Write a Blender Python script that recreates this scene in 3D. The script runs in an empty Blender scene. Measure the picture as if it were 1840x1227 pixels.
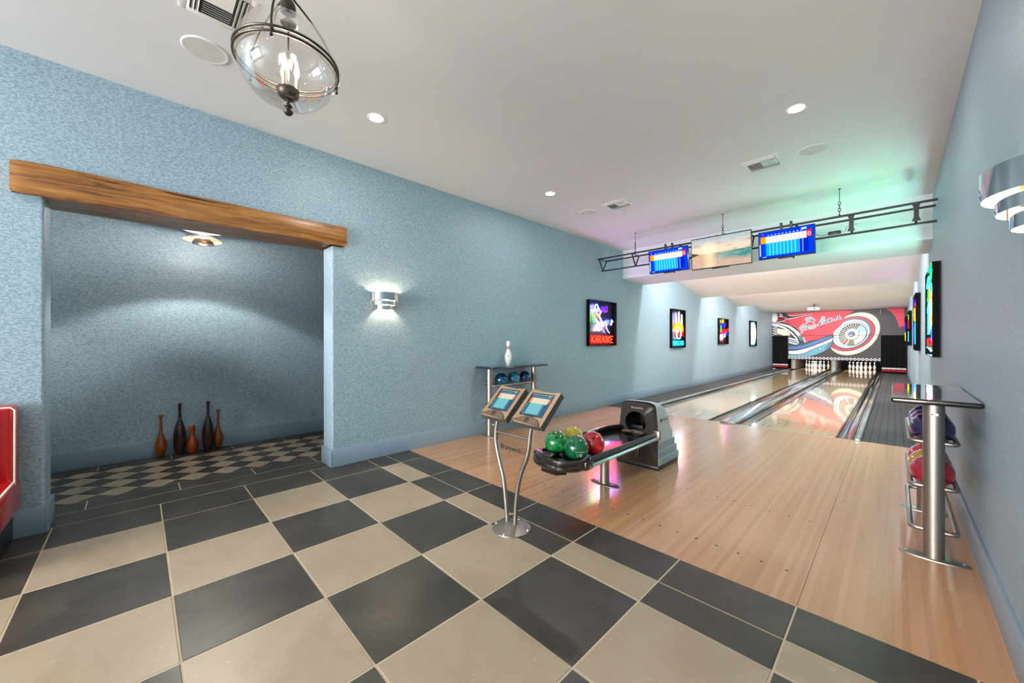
import bpy, bmesh, math, random
from mathutils import Vector, Matrix, noise as mnoise
random.seed(7)
PI = math.pi
S = bpy.context.scene
COL = S.collection
XL, XR, ZC = -4.447, 0.38, 3.557      # wall faces and ceiling height (metres)

# ------------------------------------------------------------------ camera
cam = bpy.data.cameras.new('camera'); cam_o = bpy.data.objects.new('camera', cam); COL.objects.link(cam_o)
cam_o.location = (0, 0, 1.435); cam_o.rotation_euler = (PI/2, 0, 0.8018)
cam.sensor_width = 36; cam.lens = 678.682/1840*36
cam.shift_x = (920-906.282)/1840; cam.shift_y = -(613.5-612.745)/1840
cam.clip_start = 0.02; cam.clip_end = 100
S.camera = cam_o
# ------------------------------------------------------------------ view, world
S.view_settings.view_transform = 'Standard'; S.view_settings.look = 'None'
EXPO = 1.32
S.view_settings.exposure = EXPO; S.view_settings.gamma = 1.0; S.view_settings.use_curve_mapping = False
S.cycles.use_denoising = True
S.cycles.max_bounces = 8; S.cycles.diffuse_bounces = 4; S.cycles.glossy_bounces = 4; S.cycles.transparent_max_bounces = 12
S.cycles.caustics_reflective = False; S.cycles.caustics_refractive = False
S.cycles.sample_clamp_indirect = 6.0
w = bpy.data.worlds.new('world'); S.world = w; w.use_nodes = True
w.node_tree.nodes['Background'].inputs[0].default_value = (0.75, 0.87, 1.0, 1)
w.node_tree.nodes['Background'].inputs[1].default_value = 1.0

# ------------------------------------------------------------------ lights
def area(name, loc, rot, sx, sy, power, color=(1, 1, 1), spread=PI, shape='RECTANGLE'):
    l = bpy.data.lights.new(name, 'AREA'); l.shape = shape; l.size = sx
    if shape in ('RECTANGLE', 'ELLIPSE'): l.size_y = sy
    l.energy = power; l.color = color; l.spread = spread
    o = bpy.data.objects.new(name, l); o.location = loc; o.rotation_euler = rot; COL.objects.link(o)
    return o
# main fill light, added behind the camera outside an added window
area('added_window_fill', (-2.0, -8.70, 1.80), (PI/2+0.25, 0, 0), 3.9, 2.5, 640, (1.0, 0.985, 0.965))
# strip lights standing in the recesses behind each lane ceiling step
for yy, zz, pw, pu in ((9.33, 3.42, 55, 50), (13.50, 3.36, 60, 50), (17.63, 3.34, 36, 45), (21.83, 3.00, 14, 4)):
    area('lane_strip_light', (-2.03, yy, zz), (math.radians(38), 0, 0), 2.8, 0.12, pw, (1.0, 0.98, 0.96))
    area('lane_cove_light', (-2.03, yy-0.02, zz-0.40 if zz > 3.1 else 2.94), (math.radians(125), 0, 0), 3.0, 0.08, pu, (1.0, 0.98, 0.96))

# lamp of the pinsetters, hidden behind the mural panel
area('pin_deck_lamp', (-2.03, 23.95, 0.80), (math.radians(62), 0, 0), 3.2, 0.12, 60, (0.93, 0.97, 1.0))

# ------------------------------------------------------------------ materials
def nodes(name):
    m = bpy.data.materials.new(name); m.use_nodes = True
    nt = m.node_tree; b = nt.nodes['Principled BSDF']
    return m, nt, b
def N(nt, t, **kw):
    n = nt.nodes.new(t)
    for k, v in kw.items(): setattr(n, k, v)
    return n
def lin(c):
    return tuple(((x/255)/12.92 if x/255 <= 0.04045 else ((x/255+0.055)/1.055)**2.4) for x in c)
def pos(nt, scale=(1, 1, 1), obj=False):
    mp = N(nt, 'ShaderNodeMapping'); mp.inputs['Scale'].default_value = scale
    if obj:
        t = N(nt, 'ShaderNodeTexCoord'); nt.links.new(t.outputs['Object'], mp.inputs[0])
    else:
        t = N(nt, 'ShaderNodeNewGeometry'); nt.links.new(t.outputs['Position'], mp.inputs[0])
    return mp.outputs[0]
def ntex(nt, vec, scale, detail=3, rough=0.5, dist=0.0):
    n = N(nt, 'ShaderNodeTexNoise'); n.inputs['Scale'].default_value = scale; n.inputs['Detail'].default_value = detail
    n.inputs['Roughness'].default_value = rough; n.inputs['Distortion'].default_value = dist
    nt.links.new(vec, n.inputs['Vector']); return n.outputs['Fac']
def ramp(nt, fac, stops):
    r = N(nt, 'ShaderNodeValToRGB'); e = r.color_ramp.elements
    while len(e) < len(stops): e.new(0.5)
    for i, (p, c) in enumerate(stops):
        e[i].position = p; e[i].color = (*c, 1)
    nt.links.new(fac, r.inputs[0]); return r.outputs[0]
def bump(nt, b, h, strength, dist=0.01):
    n = N(nt, 'ShaderNodeBump'); n.inputs['Strength'].default_value = strength; n.inputs['Distance'].default_value = dist
    nt.links.new(h, n.inputs['Height']); nt.links.new(n.outputs[0], b.inputs['Normal'])
MC = {}
def mat(name, c, rough=0.5, metal=0.0, var=0.06, scale=6, coat=0.0, bmp=0.0, spec=0.5):
    if name in MC: return MC[name]
    m, nt, b = nodes(name); L = lin(c)
    f = ntex(nt, pos(nt, obj=True), scale, 3)
    col = ramp(nt, f, [(0.3, tuple(x*(1-var) for x in L)), (0.7, tuple(min(1, x*(1+var)) for x in L))])
    nt.links.new(col, b.inputs['Base Color'])
    b.inputs['Roughness'].default_value = rough; b.inputs['Metallic'].default_value = metal
    b.inputs['Specular IOR Level'].default_value = spec
    b.inputs['Coat Weight'].default_value = coat; b.inputs['Coat Roughness'].default_value = 0.05
    if bmp: bump(nt, b, ntex(nt, pos(nt, obj=True), scale*12, 2), bmp, 0.003)
    MC[name] = m; return m
def emit(name, c, s, linear=False):
    if name in MC: return MC[name]
    m = bpy.data.materials.new(name); m.use_nodes = True; nt = m.node_tree
    nt.nodes.remove(nt.nodes['Principled BSDF'])
    e = N(nt, 'ShaderNodeEmission'); e.inputs[0].default_value = (*(c if linear else lin(c)), 1); e.inputs[1].default_value = s
    nt.links.new(e.outputs[0], nt.nodes['Material Output'].inputs[0]); MC[name] = m; return m

def wallpaper(name, a, c, rough=0.55):
    m, nt, b = nodes(name)
    p = pos(nt, (1, 0.45, 1))
    f = ntex(nt, p, 112, 1.0, 0.4, 1.1)
    pat = ramp(nt, f, [(0.47, (0, 0, 0)), (0.53, (1, 1, 1))])
    mx = N(nt, 'ShaderNodeMix', data_type='RGBA'); mx.inputs[6].default_value = (*lin(a), 1); mx.inputs[7].default_value = (*lin(c), 1)
    nt.links.new(pat, mx.inputs[0]); nt.links.new(mx.outputs[2], b.inputs['Base Color'])
    b.inputs['Roughness'].default_value = rough; b.inputs['Specular IOR Level'].default_value = 0.35
    rr = N(nt, 'ShaderNodeMapRange'); rr.inputs[3].default_value = 0.38; rr.inputs[4].default_value = 0.6
    nt.links.new(pat, rr.inputs[0]); nt.links.new(rr.outputs[0], b.inputs['Roughness'])
    bump(nt, b, pat, 0.2, 0.002)
    return m
M_WALLP = wallpaper('blue_wallpaper', (131, 154, 168), (161, 182, 193))
M_PAINT = mat('blue_trim_paint', (130, 149, 163), 0.35, var=0.02)
M_CEIL = mat('ceiling_paint', (218, 220, 221), 0.8, var=0.015, scale=1.5)
M_LANECEIL = mat('lane_ceiling_paint', (222, 218, 214), 0.8, var=0.01, scale=1.5)
M_HEADER = mat('header_paint', (205, 210, 212), 0.75, var=0.01, scale=1.5)
M_WHITE = mat('white_paint', (225, 225, 222), 0.5)
M_DARKHOLE = mat('duct_black', (14, 14, 15), 0.9)

def stone(name, c1, c2, c3, rough, vs=2.2):
    m, nt, b = nodes(name); p = pos(nt)
    f = ntex(nt, p, vs, 8, 0.62, 0.6)
    col = ramp(nt, f, [(0.25, lin(c1)), (0.5, lin(c2)), (0.78, lin(c3))])
    f2 = ntex(nt, p, 14, 6, 0.7, 1.2)
    veins = ramp(nt, f2, [(0.0, (0.92,)*3), (0.5, (1, 1, 1)), (0.64, (1.0,)*3), (0.70, (1.5,)*3)])
    mx = N(nt, 'ShaderNodeMix', data_type='RGBA', blend_type='MULTIPLY'); mx.inputs[0].default_value = 0.8
    nt.links.new(col, mx.inputs[6]); nt.links.new(veins, mx.inputs[7]); nt.links.new(mx.outputs[2], b.inputs['Base Color'])
    rr = N(nt, 'ShaderNodeMapRange'); rr.inputs[3].default_value = rough-0.08; rr.inputs[4].default_value = rough+0.12
    nt.links.new(f2, rr.inputs[0]); nt.links.new(rr.outputs[0], b.inputs['Roughness'])
    bump(nt, b, f2, 0.25, 0.004)
    return m
M_TILED = stone('dark_slate_tile', (50, 45, 40), (66, 60, 53), (90, 82, 73), 0.33)
M_TILEL = stone('cream_stone_tile', (157, 138, 113), (168, 150, 126), (178, 161, 138), 0.36)
M_GROUT = mat('cream_grout', (196, 178, 150), 0.8, bmp=0.2)

def boards(name, cols, width, length, rough, coat=0.0, coatr=0.05, seam=0.12, along='Y', tint=None):
    m, nt, b = nodes(name); p = pos(nt)
    sp = N(nt, 'ShaderNodeSeparateXYZ'); nt.links.new(p, sp.inputs[0])
    def math_(op, a, v=None, w=None):
        n = N(nt, 'ShaderNodeMath', operation=op)
        for i, x in enumerate((a, v, w)):
            if x is None: continue
            if isinstance(x, (int, float)): n.inputs[i].default_value = x
            else: nt.links.new(x, n.inputs[i])
        return n.outputs[0]
    xs = math_('DIVIDE', sp.outputs[0], width); xi = math_('FLOOR', xs); xf = math_('FRACT', xs)
    wn = N(nt, 'ShaderNodeTexWhiteNoise', noise_dimensions='1D'); nt.links.new(xi, wn.inputs['W'])
    yo = math_('MULTIPLY_ADD', wn.outputs['Value'], 7.3, sp.outputs[1])
    yi = math_('FLOOR', math_('DIVIDE', yo, length))
    cb = N(nt, 'ShaderNodeCombineXYZ'); nt.links.new(xi, cb.inputs[0]); nt.links.new(yi, cb.inputs[1])
    wn2 = N(nt, 'ShaderNodeTexWhiteNoise', noise_dimensions='3D'); nt.links.new(cb.outputs[0], wn2.inputs['Vector'])
    gv = N(nt, 'ShaderNodeVectorMath', operation='MULTIPLY_ADD')
    gv.inputs[1].default_value = (60, 3, 1); nt.links.new(p, gv.inputs[0])
    nt.links.new(wn2.outputs['Color'], gv.inputs[2])
    g = ntex(nt, gv.outputs[0], 1.5, 4, 0.6, 0.8)
    v = math_('ADD', math_('ADD', math_('MULTIPLY', wn2.outputs['Value'], 0.30), math_('MULTIPLY', wn.outputs['Value'], 0.42)), math_('MULTIPLY', g, 0.32))
    col = ramp(nt, v, [(0.1, lin(cols[0])), (0.5, lin(cols[1])), (0.95, lin(cols[2]))])
    edge = math_('LESS_THAN', xf, 0.045)
    ef = math_('MULTIPLY', edge, seam)
    mx = N(nt, 'ShaderNodeMix', data_type='RGBA'); mx.inputs[7].default_value = (0.05, 0.03, 0.02, 1)
    nt.links.new(ef, mx.inputs[0]); nt.links.new(col, mx.inputs[6]); nt.links.new(mx.outputs[2], b.inputs['Base Color'])
    b.inputs['Roughness'].default_value = rough; b.inputs['Coat Weight'].default_value = coat; b.inputs['Coat Roughness'].default_value = coatr
    return m
M_APPR = boards('maple_approach', ((184, 134, 96), (196, 147, 108), (206, 160, 122)), 0.0273, 1.1, 0.24, 0.25, 0.12)
M_LANE = boards('glossy_lane', ((214, 182, 128), (227, 198, 146), (236, 212, 168)), 0.0273, 3.2, 0.16, 1.0, 0.045, 0.25)
M_PINE = boards('amber_pin_deck', ((200, 146, 78), (216, 166, 96), (228, 182, 116)), 0.0273, 0.9, 0.16, 1.0, 0.035, 0.3)

def carpet():
    m, nt, b = nodes('grey_striped_carpet'); p = pos(nt)
    sp = N(nt, 'ShaderNodeSeparateXYZ'); nt.links.new(p, sp.inputs[0])
    d = N(nt, 'ShaderNodeMath', operation='DIVIDE'); d.inputs[1].default_value = 0.085; nt.links.new(sp.outputs[0], d.inputs[0])
    fr = N(nt, 'ShaderNodeMath', operation='FRACT'); nt.links.new(d.outputs[0], fr.inputs[0])
    st = ramp(nt, fr.outputs[0], [(0.0, lin((56, 55, 56))), (0.12, lin((56, 55, 56))), (0.2, lin((84, 82, 82))), (0.9, lin((80, 78, 78)))])
    f = ntex(nt, p, 110, 3)
    mx = N(nt, 'ShaderNodeMix', data_type='RGBA', blend_type='MULTIPLY'); mx.inputs[0].default_value = 1
    nt.links.new(st, mx.inputs[6]); nt.links.new(ramp(nt, f, [(0.35, (0.35,)*3), (0.65, (1.15,)*3)]), mx.inputs[7])
    nt.links.new(mx.outputs[2], b.inputs['Base Color']); b.inputs['Roughness'].default_value = 0.95
    bump(nt, b, f, 0.8, 0.004); return m
M_CARPET = carpet()

def timber():
    m, nt, b = nodes('rustic_timber'); 
    v = pos(nt, (9, 0.75, 9)); f = ntex(nt, v, 2.4, 7, 0.62, 1.0)
    col = ramp(nt, f, [(0.28, lin((70, 38, 12))), (0.42, lin((130, 82, 32))), (0.6, lin((164, 110, 50))), (0.8, lin((184, 134, 70)))])
    v2 = pos(nt, (14, 1.0, 30)); f2 = ntex(nt, v2, 1.6, 3, 0.5, 0.3)
    cr = ramp(nt, f2, [(0.33, (0.12, 0.08, 0.05)), (0.37, (1, 1, 1))])
    mx = N(nt, 'ShaderNodeMix', data_type='RGBA', blend_type='MULTIPLY'); mx.inputs[0].default_value = 1
    nt.links.new(col, mx.inputs[6]); nt.links.new(cr, mx.inputs[7]); nt.links.new(mx.outputs[2], b.inputs['Base Color'])
    b.inputs['Roughness'].default_value = 0.42; b.inputs['Coat Weight'].default_value = 0.25; b.inputs['Coat Roughness'].default_value = 0.25
    bump(nt, b, f2, 0.5, 0.01); return m
M_TIMBER = timber()
M_STEEL = mat('satin_steel', (164, 156, 148), 0.42, 1.0, var=0.03, scale=20)
M_CHROME = mat('chrome', (215, 215, 218), 0.07, 1.0, var=0.01)
M_BLACKM = mat('black_steel', (9, 10, 10), 0.4, 0.0)
M_BRONZE = mat('dark_bronze', (74, 68, 62), 0.38, 0.8)
M_BPLAST = mat('glossy_black_plastic', (38, 33, 31), 0.16, coat=0.5)
M_BRPLAST = mat('brown_black_plastic', (58, 50, 46), 0.32)
M_GPLAST = mat('pale_grey_plastic', (196, 205, 205), 0.35)
M_GPLAST2 = mat('blue_grey_plastic', (140, 166, 174), 0.38)
M_TAUPE = mat('taupe_plastic', (150, 122, 94), 0.35)
M_TAUPED = mat('dark_taupe_plastic', (98, 80, 64), 0.4)
M_SLATEP = mat('slate_plastic', (66, 74, 76), 0.4)
M_COUNTER = mat('glossy_dark_counter', (30, 52, 58), 0.09, coat=0.6)
M_COUNTER2 = mat('pale_counter_laminate', (92, 96, 98), 0.07, coat=0.8)
M_EDGE = mat('black_counter_edge', (16, 16, 18), 0.18, coat=0.4)
M_RED = mat('red_vinyl', (186, 8, 16), 0.22, coat=0.4, var=0.05)
M_PIPING = mat('cream_piping', (232, 224, 206), 0.4)
M_TOEK = mat('black_toekick', (18, 24, 26), 0.4)
M_CAPP = mat('silver_lane_capping', (168, 178, 178), 0.14, 0.55, coat=0.5)
M_GUTT = mat('grey_green_gutter', (84, 84, 68), 0.08, 0.1, coat=0.8)
M_PINW = mat('white_pin_plastic', (236, 234, 230), 0.16, coat=0.6, var=0.01)
M_PINR = mat('red_pin_stripe', (170, 22, 30), 0.2, coat=0.4)
M_INK = mat('black_print', (12, 12, 14), 0.5)
M_WPRINT = mat('pale_print', (205, 205, 205), 0.5)
M_CURT = mat('black_curtain', (16, 16, 18), 0.85, bmp=0.3, spec=0.2)
M_CURTW = mat('white_curtain_band', (220, 220, 222), 0.7)
M_CURTR = mat('red_curtain_band', (190, 20, 30), 0.7)
M_OAK = mat('amber_kickback_wood', (140, 92, 44), 0.4)

def wood_pin(name, a, c):
    m, nt, b = nodes(name); v = pos(nt, (14, 14, 2.2), True); f = ntex(nt, v, 2, 5, 0.6, 1.0)
    nt.links.new(ramp(nt, f, [(0.3, lin(a)), (0.7, lin(c))]), b.inputs['Base Color'])
    b.inputs['Roughness'].default_value = 0.25; b.inputs['Coat Weight'].default_value = 0.35; return m
def swirl(name, a, c, d=None, rough=0.06):
    m, nt, b = nodes(name); v = pos(nt, (1, 1, 1), True); f = ntex(nt, v, 8, 5, 0.6, 2.2)
    st = [(0.32, lin(a)), (0.55, lin(c))] + ([(0.72, lin(d))] if d else [])
    nt.links.new(ramp(nt, f, st), b.inputs['Base Color']); b.inputs['Roughness'].default_value = rough
    b.inputs['Coat Weight'].default_value = 1.0; b.inputs['Coat Roughness'].default_value = 0.03; return m
def thin_glass(name, tint=(1, 1, 1), k=1.0, base=0.04):
    m = bpy.data.materials.new(name); m.use_nodes = True; nt = m.node_tree; nt.nodes.remove(nt.nodes['Principled BSDF'])
    t = N(nt, 'ShaderNodeBsdfTransparent'); t.inputs[0].default_value = (*tint, 1)
    g = N(nt, 'ShaderNodeBsdfGlossy'); g.inputs['Roughness'].default_value = 0.02; g.inputs[0].default_value = (1, 1, 1, 1)
    fr = N(nt, 'ShaderNodeLayerWeight'); fr.inputs[0].default_value = 0.25
    mp = N(nt, 'ShaderNodeMapRange'); mp.inputs[3].default_value = base; mp.inputs[4].default_value = 0.40*k
    f = ntex(nt, pos(nt, obj=True), 5, 2)
    ad = N(nt, 'ShaderNodeMath', operation='MULTIPLY_ADD'); ad.inputs[1].default_value = 0.05
    nt.links.new(fr.outputs['Fresnel'], mp.inputs[0]); nt.links.new(f, ad.inputs[0]); nt.links.new(mp.outputs[0], ad.inputs[2])
    mx = N(nt, 'ShaderNodeMixShader'); nt.links.new(ad.outputs[0], mx.inputs[0]); nt.links.new(t.outputs[0], mx.inputs[1]); nt.links.new(g.outputs[0], mx.inputs[2])
    nt.links.new(mx.outputs[0], nt.nodes['Material Output'].inputs[0]); return m
M_GLOBE = thin_glass('clear_globe_glass', (0.985, 0.97, 0.95))
M_ACRYL = thin_glass('clear_acrylic', (0.99, 0.99, 0.99), 0.3, 0.01)

# ------------------------------------------------------------------ mesh helpers
class MB:
    """collects shapes and links them as one mesh object"""
    def __init__(s): s.v = []; s.f = []; s.mi = []; s.sm = []; s.mats = []
    def m(s, material):
        if material not in s.mats: s.mats.append(material)
        return s.mats.index(material)
    def add(s, verts, faces, material, smooth=False, M=None):
        k = len(s.v); i = s.m(material)
        for p in verts:
            p = Vector(p)
            s.v.append(tuple(M @ p) if M else tuple(p))
        for f in faces: s.f.append(tuple(k+a for a in f)); s.mi.append(i); s.sm.append(smooth)
        return s
    def box(s, x0, x1, y0, y1, z0, z1, material, bev=0.0, M=None, seg=2):
        if bev <= 0:
            v = [(x, y, z) for z in (z0, z1) for y in (y0, y1) for x in (x0, x1)]
            f = [(0, 2, 3, 1), (4, 5, 7, 6), (0, 1, 5, 4), (2, 6, 7, 3), (0, 4, 6, 2), (1, 3, 7, 5)]
            return s.add(v, f, material, False, M)
        bm = bmesh.new(); bmesh.ops.create_cube(bm, size=1)
        for v in bm.verts:
            v.co = Vector(((x0+x1)/2+v.co.x*(x1-x0), (y0+y1)/2+v.co.y*(y1-y0), (z0+z1)/2+v.co.z*(z1-z0)))
        bmesh.ops.bevel(bm, geom=bm.edges[:], offset=bev, segments=seg, affect='EDGES', profile=0.5)
        s.bm(bm, material, True, M); return s
    def bm(s, bm, material, smooth=False, M=None):
        bm.verts.index_update()
        s.add([v.co[:] for v in bm.verts], [tuple(v.index for v in f.verts) for f in bm.faces], material, smooth, M); bm.free()
    def prism(s, poly, lo, hi, axis, material, bev=0.0, smooth=False, M=None):
        """poly in the plane orthogonal to axis, swept from lo to hi; axis 0,1,2"""
        def P(a, b, t): return {0: (t, a, b), 1: (a, t, b), 2: (a, b, t)}[axis]
        n = len(poly); bm = bmesh.new()
        A = [bm.verts.new(P(a, b, lo)) for a, b in poly]; B = [bm.verts.new(P(a, b, hi)) for a, b in poly]
        bm.faces.new(A[::-1]); bm.faces.new(B)
        for i in range(n): bm.faces.new((A[i], A[(i+1) % n], B[(i+1) % n], B[i]))
        bmesh.ops.recalc_face_normals(bm, faces=bm.faces[:])
        if bev > 0:
            ed = [e for e in bm.edges if (e.verts[0] in A) == (e.verts[1] in A)]
            bmesh.ops.bevel(bm, geom=ed, offset=bev, segments=3, affect='EDGES', profile=0.5)
        s.bm(bm, material, smooth, M); return s
    def lathe(s, prof, material, c=(0, 0, 0), seg=32, M=None, cap=True, sx=1.0, sy=1.0, a0=0.0, a1=2*PI):
        full = abs(a1-a0-2*PI) < 1e-6; cols = seg if full else seg+1
        v = []; f = []
        for r, z in prof:
            for j in range(cols):
                a = a0+(a1-a0)*j/seg; v.append((c[0]+sx*r*math.cos(a), c[1]+sy*r*math.sin(a), c[2]+z))
        for i in range(len(prof)-1):
            for j in range(seg):
                k = (j+1) % cols
                f.append((i*cols+j, i*cols+k, (i+1)*cols+k, (i+1)*cols+j))
        if cap and full:
            if prof[0][0] > 1e-5: f.append(tuple(range(cols))[::-1])
            if prof[-1][0] > 1e-5: f.append(tuple((len(prof)-1)*cols+j for j in range(cols)))
        return s.add(v, f, material, True, M)
    def tube(s, pts, r, material, seg=8, closed=False, M=None, caps=True):
        P = [Vector(p) for p in pts]; n = len(P); rr = r if isinstance(r, (list, tuple)) else [r]*n
        v = []; f = []; up = None
        for i in range(n):
            a = P[(i-1) % n] if (i or closed) else P[0]; b = P[(i+1) % n] if (i < n-1 or closed) else P[-1]
            t = (b-a)
            t = t.normalized() if t.length > 1e-9 else Vector((0, 0, 1))
            if up is None:
                up = Vector((0, 0, 1)) if abs(t.z) < 0.9 else Vector((1, 0, 0))
            up = (up - t*up.dot(t)); up = up.normalized() if up.length > 1e-6 else t.orthogonal().normalized()
            q = t.cross(up)
            for j in range(seg):
                an = 2*PI*j/seg; v.append(tuple(P[i]+(up*math.cos(an)+q*math.sin(an))*rr[i]))
        for i in range(n if closed else n-1):
            for j in range(seg):
                k = (j+1) % seg; i2 = (i+1) % n
                f.append((i*seg+j, i*seg+k, i2*seg+k, i2*seg+j))
        if not closed and caps:
            f.append(tuple(range(seg))[::-1]); f.append(tuple((n-1)*seg+j for j in range(seg)))
        return s.add(v, f, material, True, M)
    def sphere(s, c, r, material, M=None, seg=32):
        prof = [(max(1e-6, r*math.sin(PI*i/(seg//2))), -r*math.cos(PI*i/(seg//2))) for i in range(seg//2+1)]
        return s.lathe(prof, material, c, seg, M, False)
    def plane(s, pts, material): return s.add(pts, [tuple(range(len(pts)))], material)
    def build(s, name, parent=None, at=None, rotz=0.0):
        me = bpy.data.meshes.new(name); me.from_pydata(s.v, [], s.f); 
        for mt in s.mats: me.materials.append(mt)
        me.polygons.foreach_set('material_index', s.mi); me.polygons.foreach_set('use_smooth', s.sm)
        bm = bmesh.new(); bm.from_mesh(me); 
        bm.to_mesh(me); bm.free(); me.update()
        o = bpy.data.objects.new(name, me); COL.objects.link(o)
        if any(s.sm):
            try: me.set_sharp_from_angle(angle=math.radians(38))
            except Exception: pass
        if parent: o.parent = parent
        if at: o.location = at; o.rotation_euler = (0, 0, rotz)
        return o
def thing(name, label, cat, loc=(0, 0, 0), rotz=0.0, group=None):
    o = bpy.data.objects.new(name, None); COL.objects.link(o); o.empty_display_size = 0.1
    o.location = loc; o.rotation_euler = (0, 0, rotz); o['label'] = label; o['category'] = cat
    if group: o['group'] = group
    return o
def tag(o, label, cat, group=None):
    o['label'] = label; o['category'] = cat
    if group: o['group'] = group
    return o
def struct(o): o['kind'] = 'structure'; return o
def copy_tree(o, parent=None):
    c = o.copy(); COL.objects.link(c)
    if parent is not None: c.parent = parent
    for ch in list(o.children): copy_tree(ch, c)
    return c
def relocate(o, loc, rotz=None):
    o.location = loc
    if rotz is not None: o.rotation_euler = (0, 0, rotz)
def spline(pts, n=8, closed=False):
    """Catmull-Rom through the points"""
    P = [Vector(p) for p in pts]; m = len(P); out = []
    for i in range(m if closed else m-1):
        if closed: p0, p1, p2, p3 = P[(i-1) % m], P[i], P[(i+1) % m], P[(i+2) % m]
        else: p0, p1, p2, p3 = P[max(i-1, 0)], P[i], P[i+1], P[min(i+2, m-1)]
        for k in range(n):
            t = k/n
            out.append(0.5*((2*p1)+(p2-p0)*t+(2*p0-5*p1+4*p2-p3)*t*t+(3*p1-p0-3*p2+p3)*t**3))
    if not closed: out.append(P[-1])
    return out
def text2d(txt, size, bold=0.0, shear=0.0):
    cu = bpy.data.curves.new('txt', 'FONT'); cu.body = txt; cu.size = size; cu.offset = bold; cu.shear = shear
    cu.align_x = 'CENTER'; cu.align_y = 'CENTER'; cu.resolution_u = 3
    o = bpy.data.objects.new('txt', cu); COL.objects.link(o)
    dg = bpy.context.evaluated_depsgraph_get(); me = bpy.data.meshes.new_from_object(o.evaluated_get(dg))
    v = [tuple(x.co) for x in me.vertices]; f = [tuple(p.vertices) for p in me.polygons]
    bpy.data.objects.remove(o); bpy.data.curves.remove(cu); bpy.data.meshes.remove(me)
    return v, f
def frame(o, u, v):
    """matrix that maps (a,b,c) to o + a*u + b*v + c*normal"""
    u = Vector(u).normalized(); v = Vector(v).normalized(); n = u.cross(v)
    M = Matrix((u, v, n)).transposed().to_4x4(); M.translation = Vector(o); return M
def clip(poly, x0, x1, y0, y1):
    def cut(P, ax, val, keep_less):
        out = []
        for i in range(len(P)):
            a, b = P[i], P[(i+1) % len(P)]
            ia = (a[ax] <= val) if keep_less else (a[ax] >= val); ib = (b[ax] <= val) if keep_less else (b[ax] >= val)
            if ia: out.append(a)
            if ia != ib:
                t = (val-a[ax])/(b[ax]-a[ax]); out.append((a[0]+(b[0]-a[0])*t, a[1]+(b[1]-a[1])*t))
        return out
    P = [tuple(p) for p in poly]
    for ax, val, less in ((0, x0, False), (0, x1, True), (1, y0, False), (1, y1, True)):
        P = cut(P, ax, val, less)
        if len(P) < 3: return []
    return P

# ================================================================== THE SETTING
# ---- tiled floor
def floor_tiles():
    b = MB(); g = 0.0042
    b.plane([(-6.40, -8.5, -0.002), (XR+0.02, -8.5, -0.002), (XR+0.02, 2.553, -0.002), (-6.40, 2.553, -0.002)], M_GROUT)
    b.plane([(-6.40, 2.553, -0.002), (-4.70, 2.553, -0.002), (-4.70, 4.3, -0.002), (-6.40, 4.3, -0.002)], M_GROUT)
    def cell(x0, x1, y0, y1, dark, gx0=g, gx1=g, gy0=g, gy1=g):
        x0 += gx0; x1 -= gx1; y0 += gy0; y1 -= gy1
        if x1-x0 < 0.01 or y1-y0 < 0.01: return
        e = 0.003; mt = M_TILED if dark else M_TILEL
        v = [(x0, y0, -0.002), (x1, y0, -0.002), (x1, y1, -0.002), (x0, y1, -0.002), (x0+e, y0+e, 0), (x1-e, y0+e, 0), (x1-e, y1-e, 0), (x0+e, y1-e, 0)]
        b.add(v, [(4, 5, 6, 7), (0, 1, 5, 4), (1, 2, 6, 5), (2, 3, 7, 6), (3, 0, 4, 7)], mt)
    s = 0.6153; X0, Y0 = -4.061, 1.367
    xs = [X0+s*i for i in range(8)]; xe = XR+0.02
    ys = [(k, Y0+s*k) for k in range(-16, 1)]
    for i in range(8):
        x0 = xs[i]; x1 = xs[i+1] if i < 7 else xe
        for k, y in ys: cell(x0, x1, y, y+s, (i+k) % 2 == 0)
        cell(x0, x1, Y0+s, 2.230, (i+1) % 2 == 0)
        cell(x0, x1, 2.230, 2.553, True, gy1=0)
    for k, y in ys: cell(-4.503, X0, y, y+s, True)
    cell(-4.503, X0, Y0+s, 2.230, True); cell(-4.503, X0, 2.230, 2.553, True, gy1=0)
    cell(-4.797, -4.503, -0.60, 1.66, True)                         # long strip across the threshold
    for k in range(-5, 7):
        y = 0.290+0.62*k; y1 = min(y+0.62, 4.25); y0 = max(y, -3.0)
        if y0 < y1:
            cell(-6.40, -6.121, y0, y1, True); cell(-5.050, -4.797, y0, y1, True)
    r2 = 0.2840; gg = 0.0032                                           # diagonal small checks
    for i in range(-34, 34):
        for j in range(-34, 34):
            s0 = -5.742+r2*i; d0 = -5.462+r2*j
            q = [((a+c)/2, (a-c)/2) for a, c in ((s0+gg, d0+gg), (s0+r2-gg, d0+gg), (s0+r2-gg, d0+r2-gg), (s0+gg, d0+r2-gg))]
            q = clip(q, -6.121+gg, -5.050-gg, -3.0, 4.25)
            if len(q) >= 3: b.add([(x, y, 0.0) for x, y in q][::-1], [tuple(range(len(q)))], M_TILED if (i+j) % 2 else M_TILEL)
    return struct(b.build('floor'))
floor_tiles()
b = MB(); b.box(XL-0.02, XR+0.02, 2.553, 7.439, -0.06, 0.0, M_APPR)
for k in range(-1, 5):                                               # panel seams of the approach
    x = -0.370-1.066*k
    b.box(x-0.0012, x+0.0012, 2.56, 7.43, 0.0, 0.0004, M_INK)
struct(b.build('floor'))
dots = MB()
for k in range(15):
    for x in (-0.470-0.1335*k,):
        for y in (2.914, 3.836): dots.lathe([(0.0001, 0.0006), (0.0085, 0.0006), (0.0085, 0)], M_INK, (x, y, 0), 12)
    dots.lathe([(0.0001, 0.0006), (0.0085, 0.0006), (0.0085, 0)], M_INK, (-2.30-0.1335*k, 2.914, 0), 12)
o = struct(dots.build('floor'))
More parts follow.
